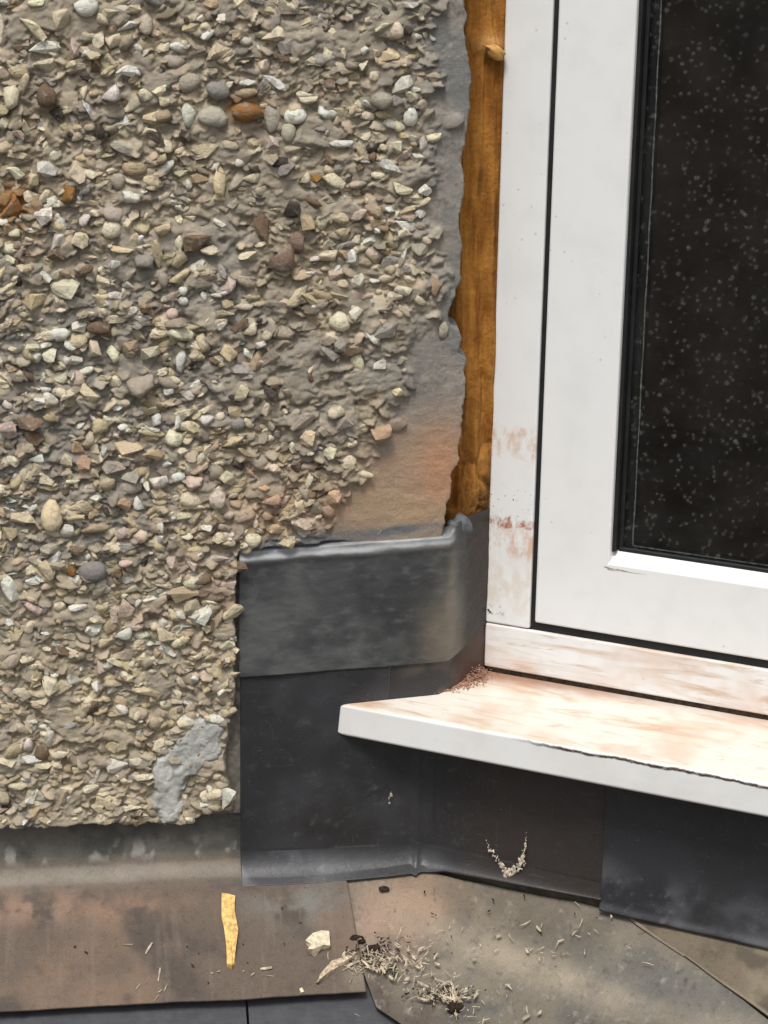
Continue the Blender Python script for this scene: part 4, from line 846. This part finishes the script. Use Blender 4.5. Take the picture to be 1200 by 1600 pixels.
# lapping sheet on the far right
XY = coons([(968, 1412), (1200, 1466), (1420, 1520)], [(1420, 1520), (1420, 1752)], [(978, 1432), (1090, 1512), (1200, 1590), (1420, 1752)], [(968, 1412), (978, 1432)], 200, 80)
x_, y_ = XY[..., 0], XY[..., 1]; z_ = roofz(x_, y_) + 0.0008 + 0.003 * (fbm(x_, y_, 14, 3, 151) - 0.5)
CV = np.empty(x_.shape + (3,)); CV[:] = (0.135, 0.108, 0.075); CV = mixc(CV, (0.18, 0.15, 0.105), sst(0.45, 0.7, fbm(x_, y_, 22, 5, 152))); CV = mixc(CV, (0.085, 0.07, 0.05), sst(0.5, 0.75, fbm(x_, y_, 30, 5, 153)))
rim = sst(0.9, 1.0, np.linspace(0, 1, 80))[None].repeat(200, 0); z_ = z_ + rim * 0.0015; CV = mixc(CV, (0.26, 0.22, 0.165), rim * 0.6)
tag(sheet('lead_apron', np.stack([x_, y_, z_], -1), CV, M_LEAD_OLD, thick=0.0025, flip=True), 'olive brown lead sheet lapping over its neighbour at the lower right corner', 'flashing', 'weathered lead aprons')

# slates below
roof = tag(empty('slate_roof', (0, -0.2, ZB - 0.2)), 'blue grey slate roof below the brown lead apron', 'roof')
ex = np.array([1.0, 0, 0]); ed = dirn; en = np.cross(ex, -ed); en = en / np.linalg.norm(en)
if en[2] < 0: en = -en
xj = RP(388, 1585)[0]; slw = 0.232
d_first = float((RP(300, 1569) - np.array([0, -0.004, ZB]))[1:] @ ed[1:])
me = None
for row in range(4):
    for k in range(-4, 3):
        xL = xj + k * slw + (0.5 * slw if row % 2 else 0) + 0.0012; xR = xL + slw - 0.0024
        dd0 = d_first - 0.06 + row * 0.13; dd1 = dd0 + 0.20; 
        if row == 0 and k >= 2 or xL > 0.35: continue
        if me is None:
            bm = bmesh.new(); bmesh.ops.create_cube(bm, size=1.0)
            bmesh.ops.subdivide_edges(bm, edges=[e for e in bm.edges if abs(e.verts[0].co.x - e.verts[1].co.x) > .5], cuts=6)
            for v_ in bm.verts:
                if v_.co.y < -0.4: v_.co.y += random.uniform(-0.006, 0.006)
            me = bpy.data.meshes.new('slate'); bm.normal_update(); bm.to_mesh(me); bm.free(); me.materials.append(M_SLATE)
        o = bpy.data.objects.new('slate', me); COL.objects.link(o); o.parent = roof
        lift = -0.0115 + 0.0 - row * 0.0035
        cpos = np.array([(xL + xR) / 2, -0.004, ZB]) + ed * (dd0 + dd1) / 2 + en * (lift - 0.0025 + rng.normal(0, 0.0006))
        Mx = Matrix((ex.tolist(), (-ed).tolist(), en.tolist())).transposed()
        o.rotation_euler = (Mx @ Matrix.Rotation(rng.normal(0.022, 0.004), 3, 'X')).to_euler(); o.scale = (slw - 0.0024, 0.20, 0.006); o.location = Vector((cpos - np.array(roof.location)).tolist())

# ------------------------------------------------------------------ loose pieces
def on_roof(px, py, off=0.002): return RP(px, py, off)
def slab_piece(name, pts, off, thick, mat, seed, rough=0.0007):
    """irregular flat piece lying on the roof: outline in photo pixels carried to the roof surface"""
    r = np.random.default_rng(seed); c = np.mean([RP(*q, off) for q in pts], 0); bm = bmesh.new(); top, bt = [], []
    for q in pts:
        p = RP(*q, off) - c; j = r.normal(0, rough, 3); top.append(bm.verts.new(p + en * thick * r.uniform(0.6, 1.1) + j)); bt.append(bm.verts.new(p - en * 0.002))
    ctr = bm.verts.new(en * thick * 1.15); n_ = len(pts)
    for i in range(n_):
        bm.faces.new((top[i], top[(i + 1) % n_], ctr)); bm.faces.new((top[i], bt[i], bt[(i + 1) % n_], top[(i + 1) % n_]))
    bm.faces.new(bt[::-1]); bmesh.ops.recalc_face_normals(bm, faces=bm.faces)
    o = bm_obj(name, bm, mat, None); o.location = c.tolist(); return o
tag(slab_piece('foam_offcut', [(346, 1400), (355, 1399), (367, 1403), (367, 1425), (372, 1455), (369, 1480), (368, 1508), (362, 1514), (355, 1510), (354, 1480), (351, 1452), (346, 1434)], 0.004, 0.0045, M_FOAMCHIP, 1), 'long yellow sliver of dried foam lying on the brown lead apron', 'offcut')
tag(slab_piece('mortar_chip', [(476, 1472), (484, 1463), (500, 1460), (514, 1461), (514, 1482), (502, 1484), (492, 1495), (484, 1490), (483, 1482)], 0.004, 0.008, M_CHIP, 2, 0.0015), 'cream mortar chip lying near the lead joint', 'stone chip')
tag(slab_piece('wood_splinter', [(492, 1536), (500, 1522), (520, 1507), (545, 1494), (550, 1498), (535, 1511), (515, 1525), (500, 1535)], 0.004, 0.004, M_TIMBER, 3, 0.001), 'pale pointed wood splinter lying below the mortar chip', 'splinter')
tag(slab_piece('paint_flake', [(468, 1546), (473, 1543), (476, 1550), (470, 1551)], 0.004, 0.001, M_CHIP, 4, 0.0003), 'tiny white flake on the brown apron below the wood splinter', 'flake')
# dark lumps where the lead sheets meet, most standing in for shaded holes
for k, (px, py, w, h) in enumerate([(558, 1468, 13, 8), (582, 1484, 12, 8), (600, 1388, 7, 5), (712, 1576, 11, 12)]):
    p = RP(px, py, 0.001); o = lump('dirt_clump', p.tolist(), w / PXM, 0.004, h / PXM, M_DIRT_GAP, None, 40 + k)
    tag(o, ['black dirt clump in the end of the lead joint', 'dark dirt clump just right of the lead joint among shreds', 'small brown clump under the edge of the dark lead sheet', 'dark dirt clump at the bottom end of the trail of shreds'][k], 'dirt', 'dirt clumps on the lead')
# trail of dry shreds
bm = bmesh.new(); r = np.random.default_rng(77)
def shred(px, py, ln_, ang, wd, curl):
    p = RP(px, py, 0.003); e1 = ex; e2 = -ed; d = e1 * math.cos(ang) + e2 * math.sin(ang); s_ = np.cross(en, d); prev = None; tilt = r.normal(0, 0.25)
    for t in np.linspace(-0.5, 0.5, 4):
        c = p + d * ln_ * t + s_ * curl * (t * t - 0.1) + en * (0.0015 + abs(tilt) * ln_ * (t + 0.5) * 0.6); w = wd * (1 - 1.4 * t * t)
        cur = [bm.verts.new(c + s_ * w + en * 0.0), bm.verts.new(c + en * wd * 0.9), bm.verts.new(c - s_ * w), bm.verts.new(c - en * wd * 0.5)]
        if prev:
            for a in range(4): bm.faces.new((prev[a], prev[(a + 1) % 4], cur[(a + 1) % 4], cur[a]))
        prev = cur
for (cx_, cy_, sx, sy, n_) in ((590, 1500, 20, 12, 90), (630, 1512, 30, 14, 70), (692, 1555, 26, 8, 90), (640, 1470, 40, 16, 14), (780, 1480, 90, 30, 36), (760, 1570, 70, 22, 22), (880, 1470, 60, 24, 14), (560, 1500, 20, 14, 12), (330, 1525, 90, 22, 14), (735, 1585, 18, 10, 14)):
    for _ in range(n_): shred(r.normal(cx_, sx), min(1600, max(1400, r.normal(cy_, sy))), r.uniform(0.002, 0.006) + 0.010 * r.random() ** 3, r.uniform(-1.6, 1.6), r.uniform(0.0002, 0.0006) * (2.6 if r.random() < 0.15 else 1), r.normal(0, 0.0018))
bmesh.ops.recalc_face_normals(bm, faces=bm.faces)
tag(bm_obj('shred_litter', bm, M_STRAW), 'pale dry shreds scattered in a trail over the lead valley', 'litter', kind='stuff')
bm = bmesh.new()
for (cx_, cy_, sx, sy, n_) in ((595, 1492, 26, 14, 130), (690, 1556, 26, 8, 110), (760, 1450, 90, 40, 16), (300, 1470, 160, 40, 14)):
    for _ in range(n_): shred(r.normal(cx_, sx), min(1600, max(1395, r.normal(cy_, sy))), r.uniform(0.001, 0.004), r.uniform(-1.6, 1.6), r.uniform(0.0003, 0.0009), r.normal(0, 0.002))
bmesh.ops.recalc_face_normals(bm, faces=bm.faces)
tag(bm_obj('dark_litter', bm, M_DIRT_GAP), 'dark brown crumbs among the pale shreds on the lead', 'litter', kind='stuff')
# splashes on the dark lead of the bay
bm = bmesh.new()
def stroke(pts, n_, w0, w1):
    P_ = np.array(pts, float); d = np.r_[0, np.cumsum(np.linalg.norm(np.diff(P_, axis=0), axis=1))]
    for t in r.random(n_) ** 0.7:
        q = [np.interp(t * d[-1], d, P_[:, k]) for k in (0, 1)]; w = (w0 + (w1 - w0) * t); q[0] += r.normal(0, w * 0.55); q[1] += r.normal(0, w * 0.55)
        if q[0] < 655: c = W(q[0], q[1], -0.0072); ax = np.array([1.0, 0, 0])
        else: c = G(F(q[0], q[1], -0.0072)); ax = UX
        k = w * (0.12 + 0.6 * r.random() ** 2.2) / PXM; g = bmesh.ops.create_icosphere(bm, subdivisions=1, radius=1.0); sh = r.uniform(0.3, 2.0, 12)
        for m_, v_ in enumerate(g['verts']):
            u_ = np.array(v_.co) * sh[m_]; v_.co = Vector((c + ax * u_[0] * k + np.array([0, 0, 1.0]) * u_[2] * k * 1.3 + UY * u_[1] * 0.0005).tolist())
stroke([(757, 1308), (768, 1330), (784, 1352), (795, 1368)], 90, 1.0, 5)
stroke([(823, 1294), (821, 1325), (814, 1348), (799, 1366)], 80, 0.8, 5)
stroke([(812, 1340), (816, 1352)], 18, 4, 6); stroke([(612, 1237), (607, 1252)], 14, 2, 4)
tag(bm_obj('splashes', bm, M_SPLAT, lol, smooth=True), kind='stuff')
# brick dust heaped in the inner corner of the sill
bm = bmesh.new(); r2 = np.random.default_rng(8)
for _ in range(1500):
    t = r2.random() ** 1.5; lx_ = 0.012 + t * 0.028 + r2.normal(0, 0.006); ly_ = 0.018 + t * 0.034 + r2.normal(0, 0.006)
    if lx_ < ly_ * 0.55 - 0.003: lx_ = ly_ * 0.55
    zc = ztop(ly_) + 0.001 + 0.012 * max(0, 1 - math.hypot(lx_ - 0.028, ly_ - 0.052) / 0.022) * r2.random()
    g = bmesh.ops.create_icosphere(bm, subdivisions=1, radius=1.0); c = G((lx_, ly_, zc)); k = r2.uniform(0.0002, 0.0007) * (2.2 if r2.random() < 0.04 else 1)
    for v_ in g['verts']: v_.co = Vector((c + np.array(v_.co) * k * np.array([1.5, 1.5, 0.7])).tolist())
tag(bm_obj('brick_dust', bm, M_DUST, None, smooth=True), 'reddish brick dust heaped in the inner corner of the sill', 'dust', kind='stuff')
